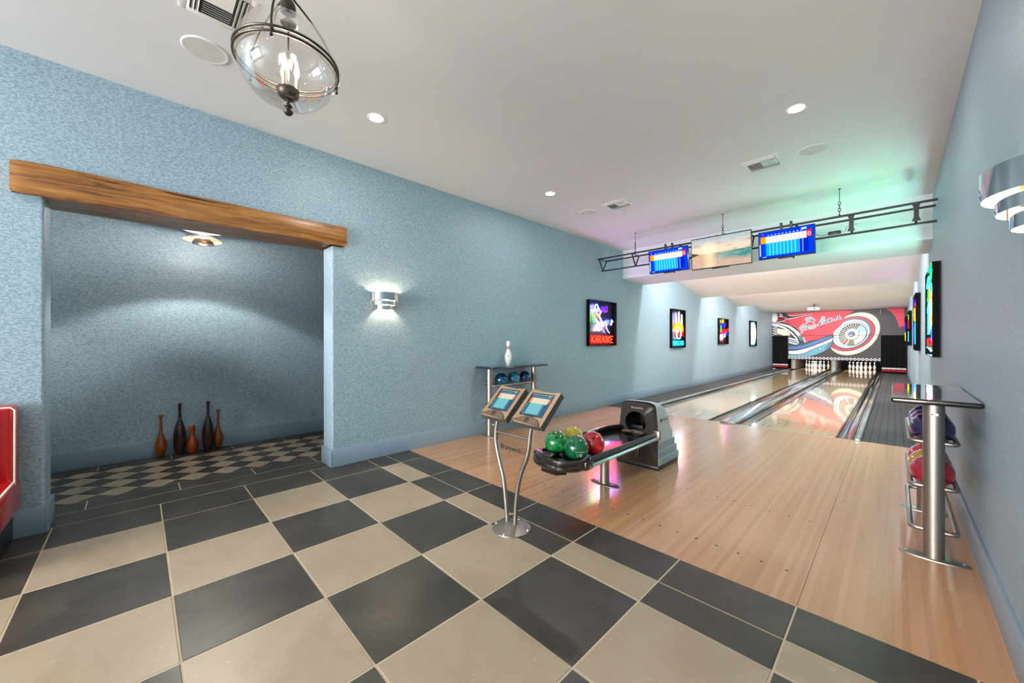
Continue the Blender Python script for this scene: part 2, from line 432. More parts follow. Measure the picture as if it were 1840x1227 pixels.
# ---- carpet strips, sub floor below the lanes
for x0, x1 in ((XL-0.02, -3.742), (-0.337, XR+0.02)):
    b = MB(); b.box(x0, x1, 7.439, 23.72, -0.06, 0.0, M_CARPET); struct(b.build('floor'))
b = MB(); b.box(XL-0.02, XR+0.02, 7.439, 27.2, -0.30, -0.16, M_TOEK); struct(b.build('floor'))

# ---- walls
b = MB(); T = 0.28; e = 0.0
def wl(y0, y1, z0, z1): b.box(XL-T, XL, y0, y1, z0, z1, M_WALLP)
wl(-8.5, -0.664, 0, ZC); wl(-0.664, -0.508-0.02, 0, 2.515); wl(1.577+0.02, 1.724, 0, 2.515); wl(1.724, 27.2, 0, ZC); wl(-0.664, 1.724, 2.745, ZC)
def jamb(y, sgn):                                                    # rounded (bullnose) jamb edge
    r = 0.02; n = 6; P = []
    for k in range(n+1):
        a = PI/2*k/n; P.append((XL-r+r*math.sin(a), y-sgn*r+sgn*r*math.cos(a)))
    for k in range(n+1):
        a = PI/2*k/n; P.append((XL-T+r-r*math.cos(a), y-sgn*r+sgn*r*math.sin(a)))
    Q = P[:n+1][::-1]
    Q = [(XL, y-sgn*r)] + [(XL-r+r*math.cos(PI/2*k/n), y-sgn*r+sgn*r*math.sin(PI/2*k/n)) for k in range(1, n+1)] + \
        [(XL-T+r-r*math.sin(PI/2*k/n), y-sgn*r+sgn*r*math.cos(PI/2*k/n)) for k in range(0, n+1)]
    b.prism(Q, 0, 2.515, 2, M_WALLP, smooth=True)
jamb(-0.508, 1); jamb(1.577, -1)
struct(b.build('wall_left'))
b = MB(); b.box(XR, XR+0.15, -8.5, 27.2, 0, ZC, M_WALLP); struct(b.build('wall_right'))
b = MB()                                                              # unseen rear wall, with an opening for the added window light
for x0, x1, z0, z1 in ((-4.9, -4.0, 0, ZC), (0.0, 0.55, 0, ZC), (-4.0, 0.0, 0, 0.6), (-4.0, 0.0, 2.9, ZC)): b.box(x0, x1, -8.65, -8.5, z0, z1, M_WALLP)
struct(b.build('wall_rear'))
b = MB()
for x in (-4.0, -2.69, -1.35, -0.06): b.box(x, x+0.06, -8.63, -8.52, 0.6, 2.9, M_WHITE)
for z in (0.6, 1.72, 2.84): b.box(-4.0, 0.0, -8.63, -8.52, z, z+0.06, M_WHITE)
struct(b.build('added_window'))  # unseen window frame, added where the fill light comes in
b = MB(); b.box(-6.53, -6.38, -3.1, 4.3, 0, 3.15, M_WALLP); struct(b.build('wall_alcove'))
b = MB(); b.box(-6.38, XL-T, 4.2, 4.3, 0, 3.05, M_WALLP); struct(b.build('wall_alcove_right'))
b = MB(); b.box(-6.38, XL-T, -3.1, -3.0, 0, 3.05, M_WALLP); struct(b.build('wall_alcove_left'))
b = MB(); b.box(-6.38, XL-T, -3.1, 4.3, 3.05, 3.15, M_CEIL); struct(b.build('ceiling'))
b = MB(); b.box(-4.9, XR+0.15, 27.05, 27.2, -0.3, ZC, M_CURT); struct(b.build('wall_far'))

# ---- baseboards
BH = 0.197
def base_prof(y): return y
def bb(x0, x1, y0, y1, h=BH, name='baseboard_left'):
    q = MB(); q.box(x0, x1, y0, y1, 0, h, M_PAINT, 0.004); return struct(q.build(name))
bb(XL-0.003, XL+0.018, 1.574, 27.0)
q = MB(); q.box(XL-0.003, XL+0.018, -8.48, -0.505, 0, BH, M_PAINT, 0.004); struct(q.build('baseboard_left'))
q = MB(); q.box(XL-T-0.015, XL+0.018, -0.511, -0.490, 0, BH, M_PAINT, 0.004); q.box(XL-T-0.018, XL-T+0.003, -3.0, -0.492, 0, BH, M_PAINT, 0.004); struct(q.build('baseboard_jamb'))
q = MB(); q.box(XL-T-0.015, XL+0.018, 1.559, 1.580, 0, BH, M_PAINT, 0.004); q.box(XL-T-0.018, XL-T+0.003, 1.561, 4.2, 0, BH, M_PAINT, 0.004); struct(q.build('baseboard_jamb'))
bb(XR-0.018, XR+0.003, -8.48, 27.0, name='baseboard_right')
bb(-6.383, -6.362, -3.0, 4.2, name='baseboard_alcove')

# ---- ceilings
b = MB(); b.box(XL-T, XR+0.15, -8.65, 8.20, ZC, ZC+0.1, M_CEIL); struct(b.build('ceiling'))
b = MB()                                                              # sawtooth ceiling over the lanes, one solid profile
prof = [(8.193, ZC+0.1), (8.193, 2.905), (9.20, 2.855), (9.20, 3.50), (13.354, 2.857), (13.354, 3.44), (17.49, 2.835), (17.49, 3.42), (21.69, 2.857), (21.69, 3.2), (23.9, 2.88), (27.2, 2.88), (27.2, ZC+0.1)]
# split into convex pieces so every face stays clean
for p, mt in (([(8.193, ZC+0.1), (8.193, 2.905), (9.20, 2.855), (9.20, ZC+0.1)], M_HEADER),
              ([(9.20, ZC+0.1), (9.20, 3.50), (13.354, 2.857), (13.354, ZC+0.1)], M_LANECEIL),
              ([(13.354, ZC+0.1), (13.354, 3.44), (17.49, 2.835), (17.49, ZC+0.1)], M_LANECEIL),
              ([(17.49, ZC+0.1), (17.49, 3.42), (21.69, 2.857), (21.69, ZC+0.1)], M_LANECEIL),
              ([(21.69, ZC+0.1), (21.69, 3.05), (23.66, 2.885), (27.2, 2.885), (27.2, ZC+0.1)], M_LANECEIL)):
    b.prism(p, XL-0.001, XR+0.001, 0, mt)
struct(b.build('ceiling'))

# ================================================================== BEAM
def beam():
    n = 60; b = MB(); rows = []
    y0, y1 = -0.664, 1.724
    for i in range(n+1):
        y = y0+(y1-y0)*i/n
        def nz(k, a=0.012): return a*mnoise.noise(Vector((y*2.1, k*5.3, 0.4)))+a*0.5*mnoise.noise(Vector((y*7, k*3.1, 2.0)))
        zb = 2.512+0.018*i/n; zt = 2.748-0.008*i/n; ee = 0.006 if i in (0, n) else 0.0
        sec = [(-4.835, zb+0.006), (-4.42, zb+0.003+nz(9, 0.004)), (-4.392+nz(1, .008), zb+0.004+nz(2, .012)), (-4.384+nz(3, .004), zb+0.026+nz(4)),
               (-4.380+nz(5, .004), (zb+zt)/2), (-4.384+nz(6, .005), zt-0.022+nz(7)), (-4.394+nz(8, .006), zt+nz(10, .008)), (-4.44, zt), (-4.835, zt)]
        rows.append([(x-ee*(x > -4.6), y, z+(ee if z < 2.6 else -ee)) for x, z in sec])
    v = [p for r in rows for p in r]; m = len(rows[0]); f = []
    for i in range(n):
        for j in range(m): f.append((i*m+j, (i+1)*m+j, (i+1)*m+(j+1) % m, i*m+(j+1) % m))
    f.append(tuple(range(m))); f.append(tuple(n*m+j for j in range(m))[::-1])
    b.add(v, f, M_TIMBER, True)
    return tag(b.build('timber_beam'), 'rough brown timber beam spanning the top of the wall opening', 'beam')
beam()

# ================================================================== LANES
def lane(x0, label):
    r = thing('bowling_lane', label, 'bowling lane', (x0+0.533, 7.439, 0), group='bowling lanes')
    b = MB(); b.box(-0.533, 0.533, 0, 16.2, -0.15, 0.0, M_LANE); b.build('lane_surface', r)
    b = MB(); b.box(-0.533, 0.533, 16.2, 19.2, -0.15, 0.0, M_PINE); b.build('pin_deck', r)
    for k, dy in zip(range(-3, 4), (0, .35, .52, .56, .52, .35, 0)):   # aiming darts
        b = MB(); x = k*0.135; y = 4.18+dy*0.6
        b.add([(x-0.014, y, 0.0006), (x+0.014, y, 0.0006), (x, y+0.13, 0.0006)], [(0, 1, 2)], M_INK); b.build('lane_arrow', r)
    for k in (-4, -3, -2, 2, 3, 4):
        b = MB(); b.lathe([(0.0001, 0.0006), (0.009, 0.0006), (0.009, 0)], M_INK, (k*0.11, 2.1, 0), 12); b.build('lane_dot', r)
    b = MB(); b.box(-0.533, 0.533, -0.006, 0.012, 0.0, 0.0008, M_GPLAST2); b.build('foul_line', r)
    return r
lane(-3.442, 'left bowling lane of pale glossy boards'); lane(-1.688, 'right bowling lane of pale glossy boards')
def gutter(x0, x1, label):
    b = MB(); n = 14; w = x1-x0; v = []; f = []
    P = [(0, 0.0), (0.018, 0.0), (0.020, -0.012)]
    for k in range(n+1):
        a = PI*k/n; P.append((w/2-(w/2-0.03)*math.cos(a), -0.014-0.055*math.sin(a)))
    P += [(w-0.020, -0.012), (w-0.018, 0.0), (w, 0.0)]
    m = len(P)
    for y in (0, 18.6): v += [(x-w/2, y, z) for x, z in P]
    f = [(i, i+1, m+i+1, m+i) for i in range(m-1)]
    b.add(v, f, M_GUTT, True)
    b.box(-w/2, w/2, 0.0, 18.6, -0.14, -0.085, M_GUTT)
    for sx in (-1, 1): b.box(sx*(w/2-0.0015)-0.0015, sx*(w/2-0.0015)+0.0015, 0, 18.6, -0.10, 0.0006, M_INK)
    for sx in (-1, 1): b.box(sx*(w/2-0.026)-0.001, sx*(w/2-0.026)+0.001, 0, 18.6, -0.02, 0.0006, M_INK)
    o = b.build('gutter', None, ((x0+x1)/2, 7.441, 0)); return tag(o, label, 'gutter', 'lane gutters')
gutter(-3.672, -3.4425, 'glossy gutter on the left side of the left lane')
gutter(-2.3755, -2.146, 'glossy gutter on the right side of the left lane')
gutter(-1.916, -1.6885, 'glossy gutter on the left side of the right lane')
gutter(-0.6205, -0.403, 'glossy gutter on the right side of the right lane')
def capping(x0, x1, y0, label, h=0.035):
    w = x1-x0; r = thing('lane_capping', label, 'lane divider', ((x0+x1)/2, y0, 0), group='raised lane dividers')
    P = [(-w/2, 0), (-w/2, h*0.55), (-w/2+0.012, h*0.9), (-w/2+0.03 if w > .1 else -w/2+0.015, h), (w/2-0.03 if w > .1 else w/2-0.015, h), (w/2-0.012, h*0.9), (w/2, h*0.55), (w/2, 0)]
    b = MB(); b.prism(P, 0.0, 18.6, 1, M_CAPP, smooth=True); b.build('cap_strip', r)
    b = MB(); b.prism([(x*1.02, z*1.03+0.0) for x, z in P], -0.03, 0.02, 1, M_CAPP, 0.006, True); b.build('end_cap', r)
    b = MB(); b.box(-w/2, w/2, 0, 18.6, -0.14, -0.001, M_TOEK); b.build('underside', r)
capping(-2.145, -1.917, 7.40, 'wide silver divider between the two bowling lanes')
capping(-0.402, -0.338, 7.41, 'narrow silver divider beside the right carpet strip')
capping(-3.741, -3.673, 7.41, 'narrow silver divider beside the left carpet strip')

# ================================================================== PINS
PIN = [(0.0001, 0), (0.0255, 0), (0.029, 0.005), (0.036, 0.02), (0.050, 0.057), (0.0585, 0.09), (0.0605, 0.114), (0.058, 0.145), (0.047, 0.184), (0.032, 0.220),
       (0.0245, 0.250), (0.0232, 0.262), (0.0235, 0.274), (0.0255, 0.290), (0.030, 0.320), (0.0323, 0.343), (0.030, 0.364), (0.019, 0.378), (0.0001, 0.381)]
def finer(prof, n=4):
    return [(max(p.x, 0.0001), p.z) for p in spline([(r, 0, z) for r, z in prof], n)]
def pin_mesh(name='bowling_pin', loc=(0, 0, 0)):
    b = MB(); P = finer(PIN, 3)
    segs = []; cur = [P[0]]; 
    def zone(z): return 1 if (0.246 < z < 0.262 or 0.270 < z < 0.288) else 0
    zc = zone(P[0][1])
    for p in P[1:]:
        cur.append(p)
        if zone(p[1]) != zc: segs.append((zc, cur)); cur = [p]; zc = zone(p[1])
    segs.append((zc, cur))
    for z, s in segs: b.lathe(s, M_PINR if z else M_PINW, seg=20, cap=False)
    return b.build(name, None, loc)
p0 = pin_mesh()
rows = [('head pin at the front', [(0, 0)]), ('pin in the second row', [(-1, 1), (1, 1)]), ('pin in the third row', [(-2, 2), (0, 2), (2, 2)]), ('pin in the back row', [(-3, 3), (-1, 3), (1, 3), (3, 3)])]
side = {-3: 'far left', -2: 'left', -1: 'left', 0: 'centre', 1: 'right', 2: 'right', 3: 'far right'}
first = True
for ln, cx in (('left', -2.909), ('right', -1.155)):
    for nm, pts in rows:
        for i, j in pts:
            o = p0 if first else p0.copy()
            if not first: COL.objects.link(o)
            first = False
            o.location = (cx+i*0.1524, 25.55+j*0.264, 0)
            sd = '' if (i, j) == (0, 0) else {(-1, 3): 'centre-left ', (1, 3): 'centre-right '}.get((i, j), side[i]+' ')
            tag(o, 'white bowling pin on the %s lane, %s%s' % (ln, sd, nm), 'bowling pin', 'pins standing on the %s lane' % ln)
# pin on the left rack's counter
o = pin_mesh('bowling_pin', (-4.33, 4.28, 1.056)); tag(o, 'single white bowling pin with red neck standing on the teal counter', 'bowling pin')
v = [(-.016, 0), (.016, 0), (.018, .018), (.009, .008), (0, .022), (-.009, .008), (-.018, .018)]   # small crown mark on its belly
q = MB(); q.add([(x*0.707-0.0-y*0+0.0, 0, 0.135+y) for x, y in v], [tuple(range(7))], M_INK)
cr = Vector((0.714, -0.70, 0)); q.v = [tuple(Vector((0, 0, p[2]))+cr*0.0608+Vector((0.70, 0.714, 0))*p[0]) for p in q.v]
q.build('crown_print', o)

# ================================================================== MASKING UNIT
YM = 23.70
MCOL = dict(cream=(226, 222, 196), black=(42, 36, 38), red=(202, 46, 66), steel=(88, 112, 130), white=(232, 232, 238), sky=(160, 200, 216),
            olive=(128, 124, 96), grey=(150, 150, 150), blue=(62, 118, 172), navy=(48, 66, 86), teal=(98, 160, 184), dteal=(66, 116, 140))
MM = {k: mat('print_'+k, v, 0.5, var=0.02, scale=3) for k, v in MCOL.items()}
MURAL=[
('olive',[[-0.501,2.358],[-0.475,2.28],[-0.457,2.197],[-0.447,2.11],[-0.445,2.02],[-0.45,1.928],[-0.464,1.834],[-0.485,1.74],[-0.514,1.646],[-0.55,1.552],[-0.593,1.46],[-0.643,1.371],[-0.699,1.285],[-0.762,1.204],[-0.829,1.127],[-0.901,1.056],[-0.978,0.991],[-1.058,0.933],[-1.141,0.883],[-1.226,0.841],[-1.312,0.808],[-1.398,0.783],[-1.485,0.769],[-1.57,0.763],[-1.652,0.768],[-1.732,0.783],[-1.808,0.807],[-1.88,0.841],[-1.946,0.884],[-2.006,0.937],[-2.059,0.997],[-2.104,1.066],[-2.142,1.142],[-2.172,1.225],[-2.192,1.313],[-2.204,1.406],[-2.207,1.502],[-2.2,1.602],[-2.185,1.703],[-2.16,1.804],[-2.127,1.905],[-2.086,2.004],[-2.037,2.1],[-1.981,2.193],[-1.919,2.281],[-1.85,2.364],[-1.777,2.44],[-1.699,2.51],[-1.618,2.572],[-1.534,2.625],[-1.449,2.67],[-1.362,2.706],[-1.276,2.732],[-1.19,2.75],[-1.106,2.757],[-1.024,2.756],[-0.945,2.745],[-0.871,2.724],[-0.8,2.695],[-0.735,2.658],[-0.675,2.612],[-0.621,2.559],[-0.574,2.498],[-0.534,2.431]]),
('cream',[[-0.515,2.348],[-0.49,2.271],[-0.472,2.19],[-0.462,2.104],[-0.46,2.016],[-0.465,1.926],[-0.479,1.834],[-0.5,1.741],[-0.528,1.648],[-0.563,1.557],[-0.606,1.467],[-0.655,1.379],[-0.71,1.295],[-0.771,1.215],[-0.838,1.139],[-0.909,1.07],[-0.984,1.006],[-1.063,0.949],[-1.144,0.9],[-1.227,0.859],[-1.312,0.826],[-1.397,0.802],[-1.481,0.788],[-1.565,0.783],[-1.646,0.787],[-1.724,0.802],[-1.799,0.826],[-1.869,0.859],[-1.934,0.901],[-1.992,0.953],[-2.044,1.012],[-2.089,1.08],[-2.126,1.154],[-2.155,1.235],[-2.175,1.322],[-2.187,1.413],[-2.189,1.507],[-2.183,1.604],[-2.168,1.703],[-2.144,1.803],[-2.111,1.901],[-2.071,1.999],[-2.023,2.093],[-1.968,2.184],[-1.907,2.271],[-1.84,2.352],[-1.767,2.427],[-1.691,2.495],[-1.612,2.556],[-1.529,2.608],[-1.445,2.652],[-1.361,2.688],[-1.276,2.714],[-1.191,2.731],[-1.109,2.739],[-1.029,2.737],[-0.951,2.726],[-0.878,2.707],[-0.809,2.678],[-0.745,2.641],[-0.686,2.597],[-0.633,2.544],[-0.587,2.485],[-0.547,2.419]]),
('black',[[-0.613,2.112],[-0.601,2.041],[-0.596,1.967],[-0.599,1.891],[-0.609,1.814],[-0.626,1.737],[-0.651,1.66],[-0.683,1.584],[-0.722,1.51],[-0.767,1.437],[-0.818,1.368],[-0.876,1.302],[-0.938,1.24],[-1.005,1.183],[-1.077,1.131],[-1.152,1.085],[-1.23,1.046],[-1.31,1.013],[-1.391,0.987],[-1.473,0.969],[-1.555,0.958],[-1.636,0.955],[-1.716,0.96],[-1.793,0.974],[-1.866,0.995],[-1.935,1.024],[-2.0,1.06],[-2.059,1.104],[-2.111,1.155],[-2.157,1.212],[-2.196,1.275],[-2.227,1.342],[-2.249,1.415],[-2.263,1.491],[-2.269,1.57],[-2.266,1.651],[-2.255,1.733],[-2.235,1.816],[-2.206,1.898],[-2.17,1.978],[-2.127,2.057],[-2.076,2.132],[-2.019,2.203],[-1.956,2.27],[-1.888,2.332],[-1.816,2.388],[-1.74,2.437],[-1.661,2.48],[-1.581,2.516],[-1.499,2.544],[-1.417,2.564],[-1.335,2.577],[-1.254,2.583],[-1.176,2.58],[-1.1,2.57],[-1.027,2.552],[-0.959,2.527],[-0.895,2.495],[-0.836,2.457],[-0.782,2.412],[-0.735,2.362],[-0.694,2.306],[-0.66,2.245],[-0.633,2.181]]),
('red',[[-0.643,2.102],[-0.631,2.033],[-0.626,1.963],[-0.629,1.89],[-0.639,1.817],[-0.656,1.743],[-0.68,1.669],[-0.711,1.596],[-0.749,1.525],[-0.793,1.455],[-0.843,1.389],[-0.899,1.325],[-0.959,1.266],[-1.024,1.211],[-1.094,1.161],[-1.166,1.117],[-1.242,1.079],[-1.319,1.047],[-1.398,1.022],[-1.477,1.004],[-1.557,0.994],[-1.635,0.991],[-1.712,0.995],[-1.786,1.008],[-1.857,1.028],[-1.924,1.055],[-1.986,1.09],[-2.042,1.131],[-2.093,1.179],[-2.137,1.234],[-2.174,1.293],[-2.204,1.358],[-2.225,1.427],[-2.239,1.5],[-2.244,1.575],[-2.241,1.652],[-2.229,1.731],[-2.21,1.81],[-2.182,1.888],[-2.147,1.965],[-2.105,2.04],[-2.056,2.112],[-2.001,2.181],[-1.94,2.245],[-1.874,2.304],[-1.804,2.358],[-1.731,2.406],[-1.655,2.447],[-1.577,2.482],[-1.498,2.509],[-1.418,2.529],[-1.339,2.542],[-1.261,2.548],[-1.186,2.546],[-1.112,2.536],[-1.042,2.52],[-0.976,2.496],[-0.914,2.466],[-0.857,2.43],[-0.805,2.388],[-0.76,2.34],[-0.72,2.286],[-0.688,2.229],[-0.662,2.167]]),
('black',[[-0.729,2.098],[-0.715,2.026],[-0.71,1.952],[-0.712,1.875],[-0.723,1.798],[-0.742,1.719],[-0.769,1.642],[-0.804,1.566],[-0.846,1.492],[-0.895,1.422],[-0.95,1.356],[-1.011,1.295],[-1.077,1.239],[-1.148,1.19],[-1.222,1.148],[-1.298,1.114],[-1.376,1.087],[-1.455,1.07],[-1.533,1.061],[-1.61,1.061],[-1.685,1.071],[-1.757,1.09],[-1.824,1.117],[-1.886,1.153],[-1.942,1.198],[-1.991,1.25],[-2.032,1.309],[-2.066,1.375],[-2.091,1.446],[-2.106,1.521],[-2.113,1.6],[-2.11,1.681],[-2.098,1.763],[-2.076,1.846],[-2.046,1.927],[-2.008,2.007],[-1.961,2.083],[-1.908,2.155],[-1.848,2.222],[-1.783,2.283],[-1.713,2.337],[-1.639,2.384],[-1.563,2.423],[-1.484,2.453],[-1.406,2.475],[-1.327,2.488],[-1.25,2.493],[-1.175,2.488],[-1.104,2.474],[-1.036,2.452],[-0.973,2.422],[-0.915,2.384],[-0.864,2.339],[-0.819,2.287],[-0.781,2.229],[-0.751,2.166]]),
('steel',[[-0.745,2.096],[-0.731,2.027],[-0.726,1.955],[-0.728,1.88],[-0.739,1.805],[-0.758,1.729],[-0.784,1.653],[-0.818,1.58],[-0.86,1.508],[-0.908,1.44],[-0.962,1.375],[-1.021,1.316],[-1.086,1.262],[-1.155,1.214],[-1.227,1.173],[-1.301,1.139],[-1.377,1.114],[-1.454,1.097],[-1.531,1.088],[-1.606,1.088],[-1.679,1.097],[-1.749,1.115],[-1.814,1.142],[-1.874,1.177],[-1.929,1.22],[-1.977,1.27],[-2.017,1.328],[-2.049,1.391],[-2.073,1.46],[-2.088,1.533],[-2.095,1.609],[-2.092,1.688],[-2.08,1.768],[-2.059,1.848],[-2.029,1.927],[-1.992,2.004],[-1.946,2.078],[-1.894,2.148],[-1.836,2.213],[-1.772,2.273],[-1.704,2.325],[-1.632,2.371],[-1.557,2.409],[-1.481,2.439],[-1.404,2.46],[-1.328,2.473],[-1.253,2.478],[-1.179,2.473],[-1.109,2.46],[-1.043,2.439],[-0.982,2.41],[-0.926,2.373],[-0.876,2.33],[-0.832,2.279],[-0.795,2.223],[-0.766,2.162]]),
('white',[[-0.807,2.061],[-0.795,1.996],[-0.789,1.929],[-0.791,1.859],[-0.801,1.789],[-0.818,1.718],[-0.843,1.648],[-0.874,1.579],[-0.912,1.513],[-0.956,1.449],[-1.006,1.389],[-1.061,1.334],[-1.121,1.284],[-1.184,1.24],[-1.251,1.202],[-1.319,1.171],[-1.39,1.148],[-1.46,1.133],[-1.531,1.125],[-1.6,1.126],[-1.667,1.135],[-1.732,1.152],[-1.792,1.177],[-1.848,1.21],[-1.898,1.251],[-1.942,1.298],[-1.979,1.351],[-2.009,1.411],[-2.031,1.475],[-2.045,1.543],[-2.051,1.614],[-2.049,1.687],[-2.038,1.761],[-2.019,1.835],[-1.992,1.909],[-1.958,1.98],[-1.916,2.049],[-1.869,2.114],[-1.815,2.174],[-1.757,2.229],[-1.694,2.278],[-1.628,2.32],[-1.559,2.356],[-1.489,2.383],[-1.418,2.403],[-1.348,2.415],[-1.278,2.419],[-1.211,2.414],[-1.146,2.402],[-1.085,2.382],[-1.028,2.355],[-0.976,2.32],[-0.929,2.279],[-0.889,2.232],[-0.855,2.18],[-0.827,2.123]]),
('sky',[[-0.838,2.019],[-0.826,1.96],[-0.822,1.898],[-0.824,1.834],[-0.833,1.77],[-0.85,1.705],[-0.873,1.64],[-0.902,1.577],[-0.938,1.515],[-0.98,1.457],[-1.026,1.402],[-1.078,1.35],[-1.134,1.304],[-1.193,1.263],[-1.255,1.228],[-1.319,1.2],[-1.385,1.178],[-1.451,1.163],[-1.516,1.155],[-1.581,1.156],[-1.643,1.163],[-1.703,1.178],[-1.759,1.201],[-1.81,1.231],[-1.857,1.267],[-1.897,1.31],[-1.931,1.359],[-1.959,1.413],[-1.979,1.471],[-1.992,1.533],[-1.997,1.598],[-1.994,1.665],[-1.984,1.733],[-1.966,1.801],[-1.941,1.868],[-1.909,1.934],[-1.87,1.997],[-1.825,2.057],[-1.775,2.113],[-1.721,2.163],[-1.662,2.209],[-1.601,2.248],[-1.537,2.281],[-1.472,2.307],[-1.406,2.326],[-1.34,2.338],[-1.275,2.342],[-1.212,2.339],[-1.152,2.328],[-1.095,2.311],[-1.042,2.286],[-0.994,2.255],[-0.951,2.218],[-0.913,2.176],[-0.882,2.128],[-0.856,2.075]]),
('steel',[[-0.852,2.008],[-0.841,1.951],[-0.836,1.892],[-0.838,1.831],[-0.847,1.769],[-0.862,1.707],[-0.883,1.646],[-0.911,1.585],[-0.944,1.527],[-0.982,1.471],[-1.026,1.419],[-1.074,1.371],[-1.126,1.327],[-1.182,1.289],[-1.24,1.256],[-1.3,1.229],[-1.361,1.209],[-1.422,1.196],[-1.484,1.19],[-1.544,1.19],[-1.603,1.198],[-1.658,1.214],[-1.711,1.236],[-1.759,1.265],[-1.803,1.3],[-1.841,1.341],[-1.873,1.388],[-1.899,1.44],[-1.918,1.495],[-1.93,1.555],[-1.936,1.617],[-1.933,1.68],[-1.924,1.745],[-1.908,1.81],[-1.885,1.874],[-1.855,1.936],[-1.819,1.996],[-1.778,2.052],[-1.731,2.105],[-1.68,2.153],[-1.626,2.196],[-1.569,2.233],[-1.509,2.264],[-1.448,2.288],[-1.386,2.306],[-1.325,2.316],[-1.264,2.32],[-1.205,2.316],[-1.149,2.306],[-1.095,2.288],[-1.045,2.265],[-1.0,2.235],[-0.959,2.199],[-0.924,2.158],[-0.894,2.112],[-0.87,2.062]]),
('white',[[-0.868,1.989],[-0.857,1.934],[-0.852,1.876],[-0.854,1.817],[-0.863,1.758],[-0.877,1.698],[-0.898,1.638],[-0.925,1.58],[-0.957,1.523],[-0.994,1.469],[-1.037,1.419],[-1.084,1.372],[-1.134,1.33],[-1.188,1.293],[-1.244,1.261],[-1.302,1.235],[-1.361,1.215],[-1.421,1.202],[-1.481,1.196],[-1.539,1.197],[-1.596,1.205],[-1.65,1.219],[-1.7,1.241],[-1.747,1.269],[-1.789,1.303],[-1.826,1.343],[-1.858,1.388],[-1.883,1.438],[-1.901,1.492],[-1.913,1.549],[-1.918,1.609],[-1.916,1.67],[-1.907,1.733],[-1.891,1.795],[-1.868,1.857],[-1.84,1.918],[-1.805,1.975],[-1.765,2.03],[-1.72,2.081],[-1.671,2.128],[-1.618,2.169],[-1.562,2.205],[-1.504,2.235],[-1.445,2.259],[-1.386,2.276],[-1.326,2.286],[-1.267,2.29],[-1.21,2.287],[-1.155,2.276],[-1.103,2.26],[-1.055,2.237],[-1.011,2.208],[-0.971,2.174],[-0.937,2.134],[-0.908,2.089],[-0.885,2.041]]),
('black',[[-0.88,1.937],[-0.869,1.86],[-0.869,1.781],[-0.88,1.701],[-0.903,1.621],[-0.937,1.544],[-0.98,1.471],[-1.033,1.405],[-1.094,1.346],[-1.161,1.296],[-1.233,1.257],[-1.309,1.23],[-1.386,1.215],[-1.462,1.212],[-1.536,1.223],[-1.606,1.246],[-1.67,1.282],[-1.726,1.33],[-1.773,1.387],[-1.809,1.454],[-1.834,1.528],[-1.846,1.607],[-1.846,1.69],[-1.834,1.773],[-1.809,1.856],[-1.773,1.936],[-1.726,2.01],[-1.67,2.077],[-1.607,2.135],[-1.537,2.183],[-1.463,2.22],[-1.386,2.244],[-1.31,2.256],[-1.234,2.255],[-1.162,2.242],[-1.095,2.216],[-1.034,2.179],[-0.981,2.131],[-0.937,2.074],[-0.903,2.008]]),
('sky',[[-1.157,1.824],[-0.909,1.93],[-0.897,1.853],[-1.151,1.787]]),
('white',[[-1.151,1.783],[-0.897,1.845],[-0.9,1.764],[-1.151,1.744]]),
('white',[[-1.152,1.74],[-0.901,1.755],[-0.917,1.674],[-1.159,1.701]]),
('white',[[-1.16,1.697],[-0.92,1.665],[-0.95,1.586],[-1.173,1.659]]),
('white',[[-1.175,1.655],[-0.954,1.578],[-0.996,1.503],[-1.194,1.62]]),
('white',[[-1.196,1.616],[-1.002,1.495],[-1.055,1.427],[-1.22,1.585]]),
('white',[[-1.223,1.581],[-1.062,1.42],[-1.12,1.365],[-1.249,1.556]]),
('white',[[-1.255,1.551],[-1.132,1.355],[-1.198,1.311],[-1.284,1.531]]),
('white',[[-1.29,1.528],[-1.211,1.303],[-1.281,1.27],[-1.322,1.513]]),
('olive',[[-1.328,1.511],[-1.295,1.265],[-1.368,1.246],[-1.36,1.503]]),
('olive',[[-1.367,1.502],[-1.382,1.243],[-1.455,1.238],[-1.399,1.501]]),
('olive',[[-1.406,1.501],[-1.469,1.238],[-1.54,1.247],[-1.437,1.507]]),
('white',[[-1.443,1.508],[-1.553,1.25],[-1.619,1.273],[-1.473,1.52]]),
('red',[[-1.478,1.523],[-1.63,1.278],[-1.689,1.315],[-1.504,1.541]]),
('cream',[[-1.509,1.545],[-1.699,1.323],[-1.724,1.345],[-1.52,1.556]]),
('cream',[[-1.535,1.574],[-1.757,1.382],[-1.776,1.409],[-1.543,1.587]]),
('cream',[[-1.555,1.609],[-1.801,1.454],[-1.815,1.485],[-1.561,1.624]]),
('cream',[[-1.568,1.648],[-1.83,1.535],[-1.837,1.57],[-1.571,1.664]]),
('cream',[[-1.574,1.69],[-1.843,1.624],[-1.843,1.661],[-1.574,1.707]]),
('cream',[[-1.573,1.733],[-1.839,1.717],[-1.834,1.743],[-1.571,1.745]]),
('white',[[-1.564,1.777],[-1.818,1.81],[-1.809,1.836],[-1.561,1.789]]),
('cream',[[-1.549,1.819],[-1.781,1.901],[-1.769,1.925],[-1.544,1.83]]),
('white',[[-1.527,1.858],[-1.731,1.985],[-1.714,2.008],[-1.52,1.869]]),
('cream',[[-1.5,1.894],[-1.667,2.061],[-1.647,2.08],[-1.491,1.902]]),
('white',[[-1.467,1.923],[-1.594,2.125],[-1.571,2.141],[-1.458,1.93]]),
('cream',[[-1.432,1.946],[-1.512,2.175],[-1.489,2.187],[-1.421,1.952]]),
('white',[[-1.394,1.962],[-1.427,2.21],[-1.402,2.217],[-1.383,1.965]]),
('cream',[[-1.354,1.971],[-1.339,2.229],[-1.315,2.231],[-1.343,1.971]]),
